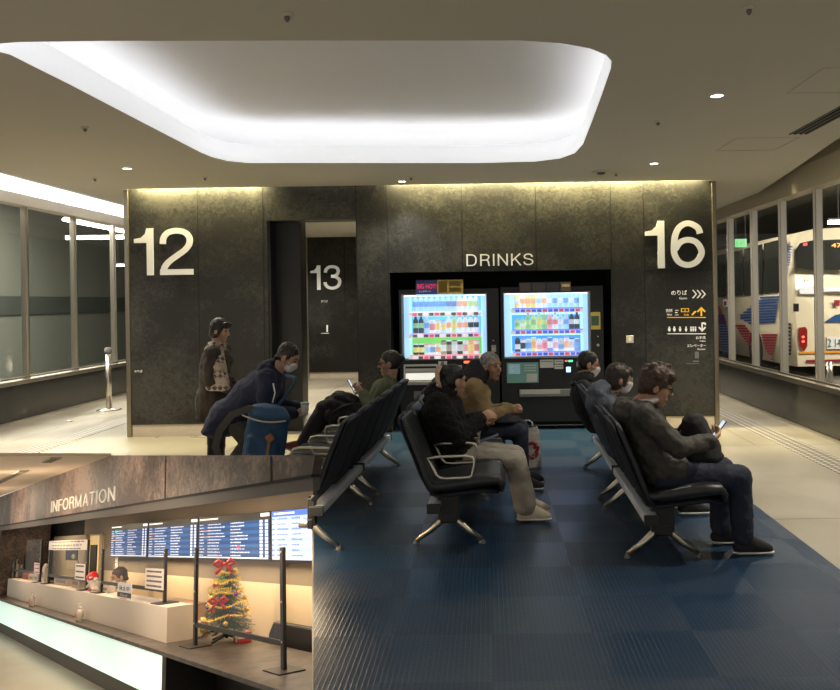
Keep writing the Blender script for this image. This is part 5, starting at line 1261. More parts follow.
# rear
rear_poly('rear_window', ((795.5, 250), (800, 243), (812, 240.5), (850, 239), (850, 270), (812, 270), (796, 268)), dkg, th=.03)
rear_poly('destination_display', ((829, 243.3), (846, 242.5), (846, 248), (829, 248.6)), M['blackm'], th=.045)
o = text('display_text', '470', emat('amber', (1, .30, .04), 1.6), P(831.5, 247.4, YBUS - .012), (1, 0, 0), (0, 0, 1), .33, .09, ext=.002, MW=BI); o.parent = bus
rear_poly('high_lamp', ((802.5, 243.4), (806.5, 242.8), (806.5, 245.6), (802.5, 246)), emat('red_lamp', (1, .05, .05), .8), th=.045)
tl = rear_poly('tail_lamp', ((798.8, 327.5), (804.5, 326.8), (806.5, 330), (806.5, 346), (803.5, 351), (799.8, 346), (798.4, 336)), mat('tail_red', (.16, .008, .008), .2, emit=(.8, .03, .02), es=.06), th=.05)
for y in (337, 341.5):
    bm = B(); ball(bm, P(803.2, y, YBUS - .015) - V((XBUS + 1.25, YBUS, ZG)), (.035, .02, .028), 10); o = obj('lamp_lens', bm, emat('lens_red', (1, .10, .06), 1.6), tl); 
    tl_i = tl.matrix_basis.inverted(); o.matrix_basis = tl_i
text_p = text('lettering', 'H', M['grey'], P(804, 283.2, YBUS + .02), (1, 0, 0), (0, 0, 1), .10, .11, ext=.004, MW=BI); text_p.parent = bus
rear_poly('trim_bar', ((798, 288.5), (803, 286.8), (824, 287), (850, 287), (850, 291), (824, 291.5), (816, 294), (799.5, 294)), M['rail'], th=.06)
rear_poly('rear_emblem', ((834, 300), (839.5, 300), (839.5, 306), (834, 306)), mr, th=.02)
pl_ = rear_poly('number_plate', ((826.5, 337), (844, 336.6), (844, 348.6), (826.5, 349)), M['mask'], th=.03)
o = text('plate_text', '2 14', mat('plate_green', (.03, .12, .06), .5), P(828, 346.8, YBUS - .01), (1, 0, 0), (0, 0, 1), .29, .18, ext=.003, MW=ID); o.parent = pl_; o.matrix_basis = pl_.matrix_basis.inverted() @ BI @ o.matrix_basis
rear_poly('orange_line', ((799.5, 351.8), (850, 350.8), (850, 352.6), (799.5, 353.6)), mat('livery_orange', (.75, .30, .02), .4), th=.02)
rear_poly('red_line', ((806, 360), (850, 359), (850, 361.5), (806, 362.5)), mr, th=.02)
bl_ = rear_poly('rear_swoosh', ((824, 322), (835, 315), (850, 312), (850, 322)), mb, th=.015)
# fluorescent tubes in the bays
def tubelight(p0, p1, lab, s=10, group='fluorescent tubes in the bus bays'):
    p0, p1 = V(p0), V(p1); c = (p0 + p1) / 2
    t = thing('tube_light', lab, 'light', T(c), group)
    d = (p1 - p0).normalized()
    bm = B(); cyl(bm, p0 - c, p1 - c, .03, n=10); obj('tube', bm, emat('tube_white', (1, .97, .88), s), t)
    bm = B(); prism(bm, [p0 - c + V((0, 0, .04)), p1 - c + V((0, 0, .04)), p1 - c + V((0, 0, .07)), p0 - c + V((0, 0, .07))], d.cross(V((0, 0, 1))) * .05); obj('fitting', bm, M['white'], t)
    bm = B()
    for u in (.15, .85):
        q = p0.lerp(p1, u) - c; cyl(bm, q + V((0, 0, .06)), V((q.x, q.y, 4.52 - c.z)), .008, n=6)
    obj('hanger', bm, M['grey'], t)
    return t
a = P(828, 222.5, 14.0); tubelight(a, a + V((1.2, 0, 0)), 'bright fluorescent tube above the rear of the bus')
a, b = P(66, 238.5, 20), P(131, 237.5, 20); tubelight(a, b, 'long level fluorescent tube seen through the left glass screen', 12)
a, b = P(64, 219.5, 14), P(133, 233.5, 19.5); tubelight(a, b, 'slanting fluorescent tube seen through the left glass screen', 10)
a, b = P(115, 265.5, 24), P(135, 265.5, 24); tubelight(a, b, 'short dim fluorescent tube low behind the left glass screen', 5)
# lit panel in the bay standing for a green sign's reflection
a = P(741, 243, 15.5); t = thing('sign_reflection', 'small green lit panel standing for a sign reflected in the glass', 'sign', T(a))
bm = B(); bx(bm, (-.11, 0, -.08), (.11, .04, .08)); obj('panel', bm, emat('reflection_green', (.25, .85, .35), .4), t)
text('lettering', '10', M['white'], (-.08, -.005, -.05), (1, 0, 0), (0, 0, 1), .16, .10, parent=t, ext=.003)
bm = B()
for x in (-.09, .09): cyl(bm, (x, .02, .08), (x, .02, 1.6), .006, n=6)
obj('hanger', bm, M['grey'], t)
# steel bollard by the bus
p = V((P(829.5, 365, 15.5).x, 15.5, ZG)); t = thing('bollard', 'short steel bollard behind the bus outside the glass', 'post', T(p))
bm = B(); cyl(bm, (0, 0, 0), (0, 0, .52), .06, n=16); obj('pole', bm, M['steel'], t)
bm = B(); ball(bm, (0, 0, .52), (.06, .06, .03), 12); obj('cap', bm, M['steel'], t)
# ================================================================== LOWER CONCOURSE (information counter)
def LO(name, bm, m, loc=(0, 0, 0), parent=None, **k):
    return obj(name, bm, m, parent, (LM @ T(loc)) if parent is None else None, **k)
def LS(name, bm, m): o = LO(name, bm, m); o['kind'] = 'structure'; return o
def Lthing(name, label, cat, loc, rz=0, group=None): return thing(name, label, cat, LM @ T(loc) @ RZ(rz), group)
ZC, ZF, ZWT, ZBX, ZCE = -.96, -1.50, -.96, -.675, .71
XL0, XR0 = -19.0, -4.3
XW = LD(314, 540, 3.0).x
warm = mat('cream_wall', (.66, .52, .35), .7, bump=(20, .05, .003)); warm2 = mat('upper_wall', (.21, .165, .12), .75)
bm = B(); bx(bm, (-24, .2, ZF - .05), (XR0, 3.2, ZF)); LS('floor_2', bm, mat('lower_floor', (.36, .34, .28), .45, noise_=(1.2, (.42, .40, .34), 5, .35, .65)))
# stone fascia rising through the opening as a parapet
fa = [LD(-60, 529 + 8, 1.95), LD(312, 471.8, 1.95), LD(315, 455.5, 1.95), LD(108, 455.5, 1.95), LD(0, 497, 1.95), LD(-60, 519, 1.95)]
fz = .215
fa[0].z = fz; fa[1].z = fz
bm = B(); prism(bm, fa, (0, .05, 0))
for px in (165, 271.5):
    q = LD(px, 500, 1.95).x; zt = LD(px, 456.5, 1.95).z
    bx(bm, (q - .012, 1.947, fz), (q + .012, 1.96, min(zt, .70)), 1)
LS('trim_10', bm, [M['stone2'], M['joint']])
bm = B(); bx(bm, (-22, 1.945, fz - .018), (fa[1].x, 2.0, fz)); LS('trim_11', bm, M['joint'])
bm = B(); bx(bm, (-22, 1.955, fz - .085), (fa[1].x, 1.995, fz - .018)); LS('trim_12', bm, mat('fascia_trim', (.075, .062, .055), .6))
# lower ceiling in front of the fascia
q = [LZ(x, y, ZCE) for x, y in ((0, 456.3), (111, 456.3), (0, 497), (-40, 512), (-40, 456.3))]
bm = B(); prism(bm, [q[0], q[1], V((q[2].x, 1.96, ZCE)), V((q[3].x, 1.96, ZCE)), q[4]], (0, 0, .03)); LS('ceiling_4', bm, mat('lower_ceiling', (.70, .56, .42), .8))
for i, (a, b_) in enumerate((((-6, 484), (33, 470)), ((47, 461.5), (70, 457)))):
    p0, p1 = LZ(*a, ZCE), LZ(*b_, ZCE); p1 = V((p1.x, p0.y, ZCE))
    t = Lthing('ceiling_vent', ('long', 'short')[i] + ' dark slot vent in the beige ceiling above the information counter', 'vent', (p0 + p1) / 2)
    h = abs(p1.x - p0.x) / 2
    bm = B(); bx(bm, (-h, -.05, -.012), (h, .05, -.002)); obj('frame', bm, colmat((.45, .38, .30), 0, .7), t)
    bm = B()
    for k_ in range(3): bx(bm, (-h * .97, -.04 + .027 * k_, -.016), (h * .97, -.025 + .027 * k_, -.012))
    obj('slat', bm, colmat((.14, .11, .08), 0, .8), t)
# back wall: dark part at the left, cream wall, lower part painted brighter for light under the boards
DB = 3.0
zt0 = .32
xa, xb = LD(11, 545, DB).x, LD(84.5, 530, DB).x
def wallpoly(name, x0, x1, m, z0=ZF, z1=.30):
    bm = B(); bx(bm, (x0, DB, z0), (x1, DB + .08, z1)); return LS(name, bm, m)
wallpoly('wall_back_6', -24, xb, M['blackm'])
wallpoly('wall_back_7', xb, XW, warm2, -.56)
wallpoly('wall_back_8', xb, XW, warm, ZF, -.56)
bm = B(); bx(bm, (XW, DB, ZF), (-5.0, DB + .08, -.30)); LS('wall_back_9', bm, warm)
# dark stone pier at the left end
x0 = LD(11.5, 560, 2.3).x
bm = B(); bx(bm, (-23, 2.10, ZF), (x0, 2.9, fz + .05)); LS('wall_left_3', bm, M['stone2'])
# cream door and doorway with a glowing sheet for its light in the back wall
def dr_(px0, px1, py0, D=DB, d=.02): return LD(px0, py0, D).x, LD(px1, py0, D).x
x0, x1 = dr_(57, 89, 550); zdt = LD(73, 535.5, DB).z
dd = bpy.data.objects.new('door_1', None); C.objects.link(dd); dd.matrix_basis = LM @ T((x0 + x1) / 2, DB, ZF); dd['kind'] = 'structure'
hw_ = (x1 - x0) / 2
bm = B(); bx(bm, (-hw_, -.06, 0), (hw_, -.01, zdt - ZF)); obj('leaf', bm, mat('door_cream', (.42, .35, .25), .6), dd)
bm = B(); bx(bm, (-hw_ * .9, -.075, .95), (-hw_ * .82, -.06, 1.05)); obj('handle', bm, M['alu'], dd)
bm = B(); bx(bm, (hw_, -.07, 0), (hw_ + .10, -.0, zdt - ZF)); obj('frame', bm, mat('door_frame', (.36, .29, .19), .6), dd)
x0, x1 = dr_(89.5, 104, 550); dd2 = bpy.data.objects.new('door_2', None); C.objects.link(dd2); dd2.matrix_basis = LM @ T((x0 + x1) / 2, DB, ZF); dd2['kind'] = 'structure'
hw_ = (x1 - x0) / 2
bm = B(); bx(bm, (-hw_, -.012, 0), (hw_, -.002, zdt - ZF - .02)); obj('passage', bm, emat('passage_glow', (.75, .52, .22), .35), dd2)
bm = B(); bx(bm, (-hw_ * .6, -.03, 0), (hw_ * .25, -.012, zdt - ZF - .16)); obj('leaf', bm, mat('brown_door', (.02, .014, .010), .6), dd2)
bm = B(); bx(bm, (hw_ * .62, -.03, 0), (hw_, -.002, zdt - ZF)); bx(bm, (-hw_, -.03, zdt - ZF - .02), (hw_, -.002, zdt - ZF)); obj('frame', bm, mat('door_frame2', (.42, .33, .21), .6), dd2)
# papers on the door
def flat(name, label, cat, px, D, m, th=.01, group=None, lab2=None):
    """a flat rectangle hung at depth D between two measured corners"""
    a, b = LD(px[0], px[3], D), LD(px[2], px[1], D); c = (a + b) / 2
    o = LO(name, (lambda bm: (bx(bm, (a.x - c.x, -th, a.z - c.z), (b.x - c.x, 0, b.z - c.z)), bm)[1])(B()), m, c)
    tag(o, label, cat, group); return o, a, b, c
o, a, b, c = flat('poster', 'dark blue poster on the cream door behind the counter', 'poster', (66, 549, 78, 560), 2.935, colmat((.03, .045, .09), 0, .5))
bm = B(); ball(bm, ((b.x - a.x) * .2, -.012, (b.z - a.z) * -.15), ((b.x - a.x) * .16, .004, (b.z - a.z) * .22), 10); obj('moon_print', bm, colmat((.4, .36, .25), 0), o)
o, a, b, c = flat('wall_calendar', 'cream paper calendar below the blue poster on the door', 'calendar', (67, 560.5, 78.5, 568.5), 2.935, colmat((.50, .42, .28), 0))
bm = B()
for k_ in range(3): bx(bm, ((a.x - c.x) * .8, -.013, (a.z - c.z) * (.6 - .5 * k_)), ((b.x - c.x) * .8, -.0105, (a.z - c.z) * (.52 - .5 * k_)))
obj('print', bm, colmat((.3, .25, .2), 0), o)

# counter: lit base, dark worktop, white raised front
cnt = Lthing('information_counter', 'long information counter with glowing white front panels and dark worktop', 'counter', (-11, 2.3, ZF))
CI = T(11, -2.3, -ZF)
def cobj(name, bm, m, **k): return obj(name, bm, m, cnt, CI, **k)
xg = LD(163.5, 660, 2.06).x
zg0, zg1 = -1.33, -.985
xs = [-21, LD(0, 610, 2.06).x, LD(26.5, 615, 2.06).x, LD(88, 640, 2.06).x, xg]
def glow():
    m = bpy.data.materials.new('backlit_panel'); m.use_nodes = True; nt = m.node_tree; b = nt.nodes['Principled BSDF']
    b.inputs['Base Color'].default_value = (.7, .8, .74, 1); b.inputs['Emission Color'].default_value = (.72, 1.0, .87, 1)
    tc = nt.nodes.new('ShaderNodeTexCoord'); sp = nt.nodes.new('ShaderNodeSeparateXYZ'); nt.links.new(tc.outputs['Generated'], sp.inputs[0])
    mr_ = nt.nodes.new('ShaderNodeMapRange'); mr_.inputs[3].default_value = .56; mr_.inputs[4].default_value = .40; nt.links.new(sp.outputs['Z'], mr_.inputs[0]); nt.links.new(mr_.outputs[0], b.inputs['Emission Strength']); return m
gm = glow()
for i in range(4):
    bm = B(); bx(bm, (xs[i] + .01, 2.06, zg0), (xs[i + 1] - .01, 2.09, zg1)); cobj('light_panel', bm, gm)
bm = B(); bx(bm, (-21, 2.12, ZF), (xg, 2.6, ZC - .03)); bx(bm, (-21, 2.09, zg0 - .02), (xg, 2.12, ZC - .03)); cobj('carcass', bm, M['black'])
bm = B(); bx(bm, (-21, 2.10, ZF), (xg, 2.13, zg0 - .02)); cobj('plinth', bm, colmat((.05, .045, .04), 0))
bm = B(); bx(bm, (xg, 2.05, ZF), (xg + .10, 2.6, ZC - .03)); cobj('end_panel', bm, M['black'])
bm = B(); bx(bm, (xg + .1, 2.45, ZF), (XR0 - .2, 2.5, ZC - .03)); bx(bm, (XR0 - .3, 2.05, ZF), (XR0 - .2, 2.6, ZC - .03)); cobj('knee_panel', bm, mat('knee_brown', (.018, .014, .012), .6))
wt = mat('dark_wood_worktop', (.028, .020, .016), .40, noise_=(9, (.085, .064, .053), 8, .38, .62))
bm = B(); bx(bm, (-21, 2.035, ZC - .03), (XR0 - .1, 2.71, ZC)); cobj('worktop', bm, wt)
xb1 = LD(167.3, 606, 2.2).x
bm = B(); bx(bm, (LD(7.5, 585, 2.2).x, 2.2, ZC), (xb1, 2.42, ZBX)); o = LO('raised_counter', bm, mat('white_counter', (.66, .58, .50), .45)); tag(o, 'white raised counter block standing on the dark worktop of the information desk', 'counter')
# INFORMATION lettering
a = LD(51.4, 512.6, 1.95); b = LD(115.2, 500.7, 1.95); tp = LD(51.4, 501.5, 1.95); z0 = (a.z + b.z) / 2
tp2 = LD(115.2, 486.2, 1.95)
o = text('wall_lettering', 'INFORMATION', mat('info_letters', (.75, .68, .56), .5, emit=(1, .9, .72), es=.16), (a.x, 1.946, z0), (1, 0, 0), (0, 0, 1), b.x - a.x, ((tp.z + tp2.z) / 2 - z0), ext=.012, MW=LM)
tag(o, 'cream lettering INFORMATION on the brown stone fascia over the counter', 'sign')
# departure boards
def board(px0, px1, lab, blue, idx):
    D = 2.93
    x0, x1 = LD(px0, 540, D).x, LD(px1, 540, D).x
    z0, z1 = -.362, .062
    t = Lthing('departure_board', lab, 'departure board', ((x0 + x1) / 2, D, (z0 + z1) / 2), 0, 'departure boards on the wall behind the counter')
    w, h = (x1 - x0) / 2, (z1 - z0) / 2
    bm = B(); bx(bm, (-w, -.02, -h), (w, .07, h)); obj('casing', bm, M['black'], t)
    bm = B(); top = h - (.066 if blue else .008)
    sc_ = emat('board_blue', (.008, .05, .18), .42) if blue else emat('board_white', (.60, .72, 1.0), .50)
    bx(bm, (-w + .03, -.024, -h + .015), (w - .03, -.02, top)); s = obj('screen', bm, sc_, t)
    nrow = 11 if blue else 9; rh = (top + h - .03) / nrow
    bm = B(); bm2 = B(); bm3 = B(); rnd = random.Random(idx)
    for r in range(nrow):
        zc = top - rh * (r + .5)
        if r % 2 and blue: bx(bm2, (-w + .03, -.0246, zc - rh * .48), (w - .03, -.024, zc + rh * .48))
        if not blue and r % 2: bx(bm2, (-w + .03, -.0246, zc - rh * .48), (w - .03, -.024, zc + rh * .48))
        for (u0, u1) in ((.03, .09), (.16, .20 + rnd.uniform(.12, .22)), (.50, .54 + rnd.uniform(.08, .2))):
            x = u0
            while x < u1:
                l = rnd.uniform(.008, .022)
                bx(bm, (-w + 2 * w * x, -.0255, zc - rh * .17), (-w + 2 * w * (x + l), -.0246, zc + rh * rnd.uniform(.06, .2))); x += l + .008
        if blue:
            for u in (.88, .945): bx(bm, (-w + 2 * w * u, -.0255, zc - rh * .36), (-w + 2 * w * (u + .034), -.0246, zc + rh * .36))
    if blue: bx(bm, (-w + .04, -.0255, -h + .018), (w - .04, -.0246, -h + .03))
    obj('timetable_rows', bm, emat('row_text', (.80, .88, 1.0), .40) if blue else emat('row_text2', (.12, .22, .5), .5), s)
    obj('row_bands', bm2, emat('row_band', (.013, .095, .32), .42) if blue else emat('row_band2', (.42, .58, 1.0), .48), s)
    bm = B()
    if blue:
        bx(bm, (-w + .05, -.0245, h - .036), (-w + .09, -.02, h - .018)); bx(bm, (-w + .11, -.0245, h - .034), (-w + .11 + .5 * w, -.02, h - .020)); bx(bm, (w * .78, -.0245, h - .040), (w * .98, -.02, h - .012))
        obj('header_text', bm, emat('hdr', (.85, .85, .85), .7), t)
        if idx == 3:
            bm = B(); bx(bm, (w * .18, -.0265, -.10), (w * .26, -.0256, -.075)); obj('red_mark', bm, emat('redmk', (1, .05, .1), .8), s)
        bm = B()
        for r in (2, 4): bx(bm, (-w + .06, -.0265, top - rh * (r + .6)), (-w + .06 + .35 * w, -.0256, top - rh * (r + .45)))
        obj('orange_rows', bm, emat('orange_row', (1, .62, .2), .7), s)
        if idx == 1:
            bm = B(); bx(bm, (-w * .72, -.0265, top - rh * 1.0), (-w * .62, -.0256, top - rh * .2)); obj('green_mark', bm, emat('greenmk', (.05, .8, .2), .8), s)
    else:
        bx(bm, (-w + .03, -.026, top - .045), (w - .03, -.0246, top)); obj('header_band', bm, emat('hdrb', (.04, .12, .75), .9), t)
        bm = B(); bx(bm, (-w + .08, -.027, top - .03), (-w + .12, -.026, top - .012)); bx(bm, (-w + .14, -.027, top - .028), (-w + .5, -.026, top - .014)); obj('header_text', bm, emat('hdr2', (.9, .9, .9), .8), t)
board(112.5, 149.2, 'leftmost blue departure board, with a green mark on its first row', True, 1)
board(150, 199.6, 'second blue departure board from the left behind the counter', True, 2)
board(200.3, 272.6, 'widest blue departure board, with a red mark, right of the middle', True, 3)
board(273.4, 318, 'white and blue timetable screen at the right end of the boards', False, 4)

# partitions
def partition(xa, xb, y, z0, h, zbar, label, group='clear partitions on the counter', w=.022, acr=True):
    t = Lthing('clear_partition', label, 'partition', ((xa + xb) / 2, y, z0), 0, group); s = (xb - xa) / 2
    pm = mat('dark_metal', (.035, .032, .03), .45, .5)
    for q in (-1, 1):
        bm = B(); bx(bm, (q * s - w, -.012, 0), (q * s + w, .012, h)); p = obj('post', bm, pm, t)
        bm = B(); bx(bm, (q * s - .13, -.09, 0), (q * s + .13, .09, .008)); obj('base_plate', bm, pm, p)
        bm = B()
        for z in (h - .03, h * .55, zbar + .01): cyl(bm, (q * s, -.016, z), (q * s, -.011, z), .007, n=8)
        obj('screw', bm, M['steel'], p)
    bm = B(); bx(bm, (-s, -.009, zbar - .016), (s, .009, zbar + .016)); obj('cross_bar', bm, pm, t)
    bm = B(); bx(bm, (-s + w, -.003, zbar + .016), (s - w, .003, h + .02)); obj('acrylic_sheet', bm, M['acryl'], t)
    return t
yP = 2.295
pa, pb_ = LZ(196, 646, ZC), LZ(283, 671, ZC)
hP = LD(286, 547, 2.29).z - ZC; hP2 = LD(198, 548, 2.30).z - ZC
partition(pa.x, pb_.x, 2.295, ZC, (hP + hP2) / 2, LD(193, 624, 2.295).z - ZC, 'clear partition with dark posts in front of the christmas tree')
yb_ = 2.31
q1_, q0_ = LD(164.5, 604, yb_).x, LD(101.5, 590, yb_).x
partition(q0_, q1_, yb_, ZBX, LD(165, 549, yb_).z - ZBX, LD(133, 586.5, yb_).z - ZBX, 'clear partition with dark posts in front of the seated clerk')
q3_, q2_ = LD(86.5, 583, yb_).x, LD(48.5, 580, yb_).x
t2 = partition(q2_, q3_, yb_, ZBX, LD(86, 540, yb_).z - ZBX, LD(67, 577.5, yb_).z - ZBX, 'clear partition with a white notice banner along its top', w=.035)
q5_, q4_ = LD(40, 574, yb_).x, LD(14.5, 574, yb_).x
partition(q4_, q5_, yb_, ZBX, LD(28, 541, yb_).z - ZBX, LD(28, 572, yb_).z - ZBX, 'dark framed clear partition at the far left of the counter', w=.05)
# sheets fixed to the partitions
def notice(px, D, lab, lines=4, tint=(.66, .58, .52), body=None):
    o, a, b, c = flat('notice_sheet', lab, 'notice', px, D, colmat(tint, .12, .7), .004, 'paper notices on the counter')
    w, h = (b.x - a.x) / 2, (b.z - a.z) / 2
    bm = B()
    for k_ in range(lines):
        z = h * (.7 - 1.4 * k_ / max(1, lines - 1)); x = -w * .8; rnd = random.Random(k_ + int(px[0]))
        while x < w * .75:
            l = w * rnd.uniform(.06, .18); bx(bm, (x, -.0065, z - h * .09), (x + l, -.004, z + h * .09)); x += l + w * .05
    obj('print', bm, colmat((.06, .05, .05), 0), o); return o
notice((145.3, 569, 164, 588), 2.290, 'white notice sheet on the partition beside the departure boards', 4)
notice((75, 564, 85.6, 579), 2.290, 'white notice sheet on the partition before the cream door', 3)
notice((49, 539.5, 87.5, 550), 2.290, 'wide white notice banner along the top of a counter partition', 3)
notice((34, 563, 40, 573.5), 2.285, 'narrow pink notice at the far left partition', 3, (.6, .42, .38))
# placard with 休止中
o, a, b, c = flat('placard', 'white and black placard standing on the raised counter before the clerk', 'placard', (118, 583.5, 132.3, 599.5), 2.225, colmat((.70, .66, .62), .1), .008)
w, h = (b.x - a.x) / 2, (b.z - a.z) / 2
text('lettering', '休止中', colmat((.02, .02, .02), 0), (-w * .75, -.0095, h * .1), (1, 0, 0), (0, 0, 1), w * 1.5, h * .55, parent=o, ext=.002)
bm = B(); bx(bm, (-w, -.0095, -h * .62), (w, -.008, -h * .08)); obj('black_band', bm, colmat((.02, .02, .02), 0), o)
text('lettering', 'Closed', M['mask'], (-w * .5, -.0115, -h * .5), (1, 0, 0), (0, 0, 1), w, h * .3, parent=o, ext=.002)
bm = B(); bx(bm, (-w * .6, -.011, -h * .92), (w * .4, -.008, -h * .74)); obj('red_print', bm, colmat((.6, .04, .1), 0), o)
bm = B(); bx(bm, (-w * .9, 0, -h), (w * .9, .06, -h + .01)); obj('foot', bm, M['acryl'], o)

# christmas tree
tb = LZ(230.5, 640, ZC); tt = V((tb.x, 2.56, ZC))
tree = Lthing('christmas_tree', 'small decorated christmas tree on the dark worktop of the information desk', 'christmas tree', tt, 1.2)
H = .66; rnd = random.Random(11)
bm = B()
for k_ in range(4):
    a = PI / 4 + k_ * PI / 2; bx_ = V((math.cos(a), math.sin(a), 0))
    tube(bm, [V((0, 0, .05)), bx_ * .06 + V((0, 0, .035)), bx_ * .16 + V((0, 0, .008))], [.014, .012, .009], 6)
obj('stand', bm, M['black'], tree)
bm = B(); cyl(bm, (0, 0, .02), (0, 0, H * .95), .012, .006, 8); obj('trunk', bm, colmat((.05, .03, .015), 0, .8), tree)
bm = B()
def rad(z): return .205 * (1 - (z - .06) / (H - .06)) ** .85 + .022
for i in range(420):
    z = .07 + (H - .09) * (1 - math.sqrt(rnd.random())) ** .9 if i > 60 else .07 + (H - .09) * i / 60
    a = rnd.uniform(0, 2 * PI); r = rad(z) * rnd.uniform(.75, 1.1)
    d = V((math.cos(a), math.sin(a), 0)); s0 = d * .01 + V((0, 0, z + .03)); e0 = d * r + V((0, 0, z - .02 + rnd.uniform(-.01, .02)))
    ax = (e0 - s0).normalized(); sd = ax.cross(V((0, 0, 1))).normalized(); up = sd.cross(ax)
    nn = max(4, int(r / .016))
    for j in range(1, nn + 1):
        p = s0.lerp(e0, j / nn); l = .026 * (1.1 - .4 * j / nn)
        for q in range(3):
            ang = rnd.uniform(0, 2 * PI); dv = (sd * math.cos(ang) + up * math.sin(ang)) * .85 + ax * .6
            tipp = p + dv.normalized() * l; o_ = dv.cross(ax).normalized() * .0028
            bm.faces.new([bm.verts.new(v) for v in (p - o_, p + o_, tipp)])
obj('foliage', bm, mat('pine_green', (.020, .060, .022), .6, noise_=(20, (.05, .115, .035), 3, .35, .7)), tree)
gold = mat('gold_tinsel', (.72, .46, .08), .3, .7, emit=(.8, .5, .05), es=.22)  # glow put into the gold so tinsel and lettering read bright
bm = B()
for z0, z1, t0 in ((.53, .56, .3), (.46, .48, 1.3), (.37, .41, 2.2), (.28, .32, 3.4), (.16, .23, 1.0)):
    pts = []
    for i in range(40):
        u = i / 39; a = t0 + 2 * PI * u * 1.02; z = z0 + (z1 - z0) * u; r = rad(z) * 1.02
        pts.append(V((math.cos(a) * r, math.sin(a) * r, z + .012 * math.sin(u * 24))))
    for i, p in enumerate(pts):
        for _ in range(9):
            dv = V((rnd.gauss(0, 1), rnd.gauss(0, 1), rnd.gauss(0, 1))).normalized() * .026; o_ = dv.orthogonal().normalized() * .003
            bm.faces.new([bm.verts.new(v) for v in (p - o_, p + o_, p + dv)])
    tube(bm, pts, .006, 5)
obj('tinsel', bm, gold, tree)
def pos(a, z, k_=1.05): return V((math.cos(a) * rad(z) * k_, math.sin(a) * rad(z) * k_, z))
for a, z, c, r in ((-1.9, .50, (.03, .30, .06), .017), (-1.0, .37, (.35, .03, .25), .020), (-2.8, .385, (.03, .25, .06), .015), (-2.75, .285, (.03, .06, .35), .017), (-2.2, .25, (.5, .03, .03), .019), (-1.25, .27, (.05, .15, .5), .014), (-.5, .24, (.6, .38, .05), .022), (-2.6, .12, (.6, .38, .05), .022), (-2.05, .12, (.04, .08, .35), .017), (-1.6, .155, (.6, .38, .05), .020), (-.75, .20, (.55, .4, .08), .018), (-1.5, .21, (.5, .05, .04), .015), (-.35, .33, (.55, .35, .05), .018)):
    bm = B(); p = pos(a, z); ball(bm, p, r, 12); cyl(bm, p + V((0, 0, r * .9)), p + V((0, 0, r * 1.3)), r * .25, n=8); obj('bauble', bm, mat('bauble', c, .18, .3, coat=.5), tree)
def bow(p, s):
    bm = B()
    for q in (1, -1):
        ring = []
        tube(bm, [p + V((0, -.004, 0)), p + V((q * .028, -.012, .020)) * s if 0 else p + V((q * .030 * s, -.012, .020 * s)), p + V((q * .046 * s, -.010, .004 * s)), p + V((q * .028 * s, -.008, -.008 * s)), p + V((0, -.004, 0))], [.006, .011 * s, .013 * s, .010 * s, .006], 6)
        tube(bm, [p, p + V((q * .022 * s, -.012, -.022 * s)), p + V((q * .042 * s, -.012, -.045 * s))], [.006, .009 * s, .010 * s], 6)
    ball(bm, p + V((0, -.012, 0)), .010 * s, 8)
    return bm
mbow = mat('red_ribbon', (.60, .015, .015), .35)
for p, s in ((V((-.02, -.06, .615)), 1.7), (pos(-2.0, .33, 1.1), 1.5), (pos(-2.5, .45, 1.0), .6)):
    obj('ribbon_bow', bow(p, s), mbow, tree)
text('gold_lettering', 'Merry', gold, (-.10, -.150, .455), (1, 0, 0), (0, 0, 1), .12, .055, parent=tree, ext=.006, bold=.02)
text('gold_lettering', 'Christmas', gold, (-.15, -.155, .395), (1, 0, 0), (0, 0, 1), .19, .055, parent=tree, ext=.006, bold=.02)
bm = B(); q = LZ(251, 640, ZC); bx(bm, (-.07, -.05, 0), (.07, .05, .075)); o = LO('gift_box', bm, mat('red_gift', (.40, .03, .03), .4), (q.x, 2.62, ZC)); tag(o, 'small red patterned gift box beside the christmas tree', 'box')
bm = B(); bx(bm, (-.072, -.052, .03), (.072, .052, .045)); bx(bm, (-.012, -.052, 0), (.012, .052, .077)); obj('ribbon', bm, colmat((.6, .55, .5), 0), o)
# black chair behind the worktop
q = LD(287, 640, 2.80)
ch = Lthing('office_chair', 'black padded chair pushed up behind the dark worktop', 'chair', (q.x + .05, 2.84, ZF))
bm = B(); wch = (LD(311, 640, 2.80).x - LD(264, 630, 2.80).x) / 2
zc0, zc1 = LD(287, 652, 2.80).z - ZF - .1, LD(287, 624.5, 2.80).z - ZF
pts = [(-wch, zc0), (wch, zc0), (wch, zc1 - .08), (wch - .08, zc1), (-wch + .10, zc1), (-wch, zc1 - .10)]
prism(bm, [V((x, -.03, z)) for x, z in pts], (0, .06, 0)); obj('backrest', bm, M['black'], ch, bevel=.015)
bm = B(); bx(bm, (-wch * .9, -.02, .42), (wch * .9, .12, .48)); obj('seat', bm, M['black'], ch, bevel=.01)
bm = B(); cyl(bm, (0, .02, .05), (0, .02, .42), .03); obj('column', bm, M['alu'], ch)
bm = B()
for k_ in range(5): a = 2 * PI * k_ / 5; cyl(bm, (0, .02, .06), (.22 * math.cos(a), .02 + .1 * math.sin(a), .03), .02, .014, 8)
obj('star_base', bm, M['black'], ch)
bm = B(); bx(bm, (-.03, .0, .40), (.03, .03, zc0 + .1)); obj('back_bracket', bm, M['black'], ch)
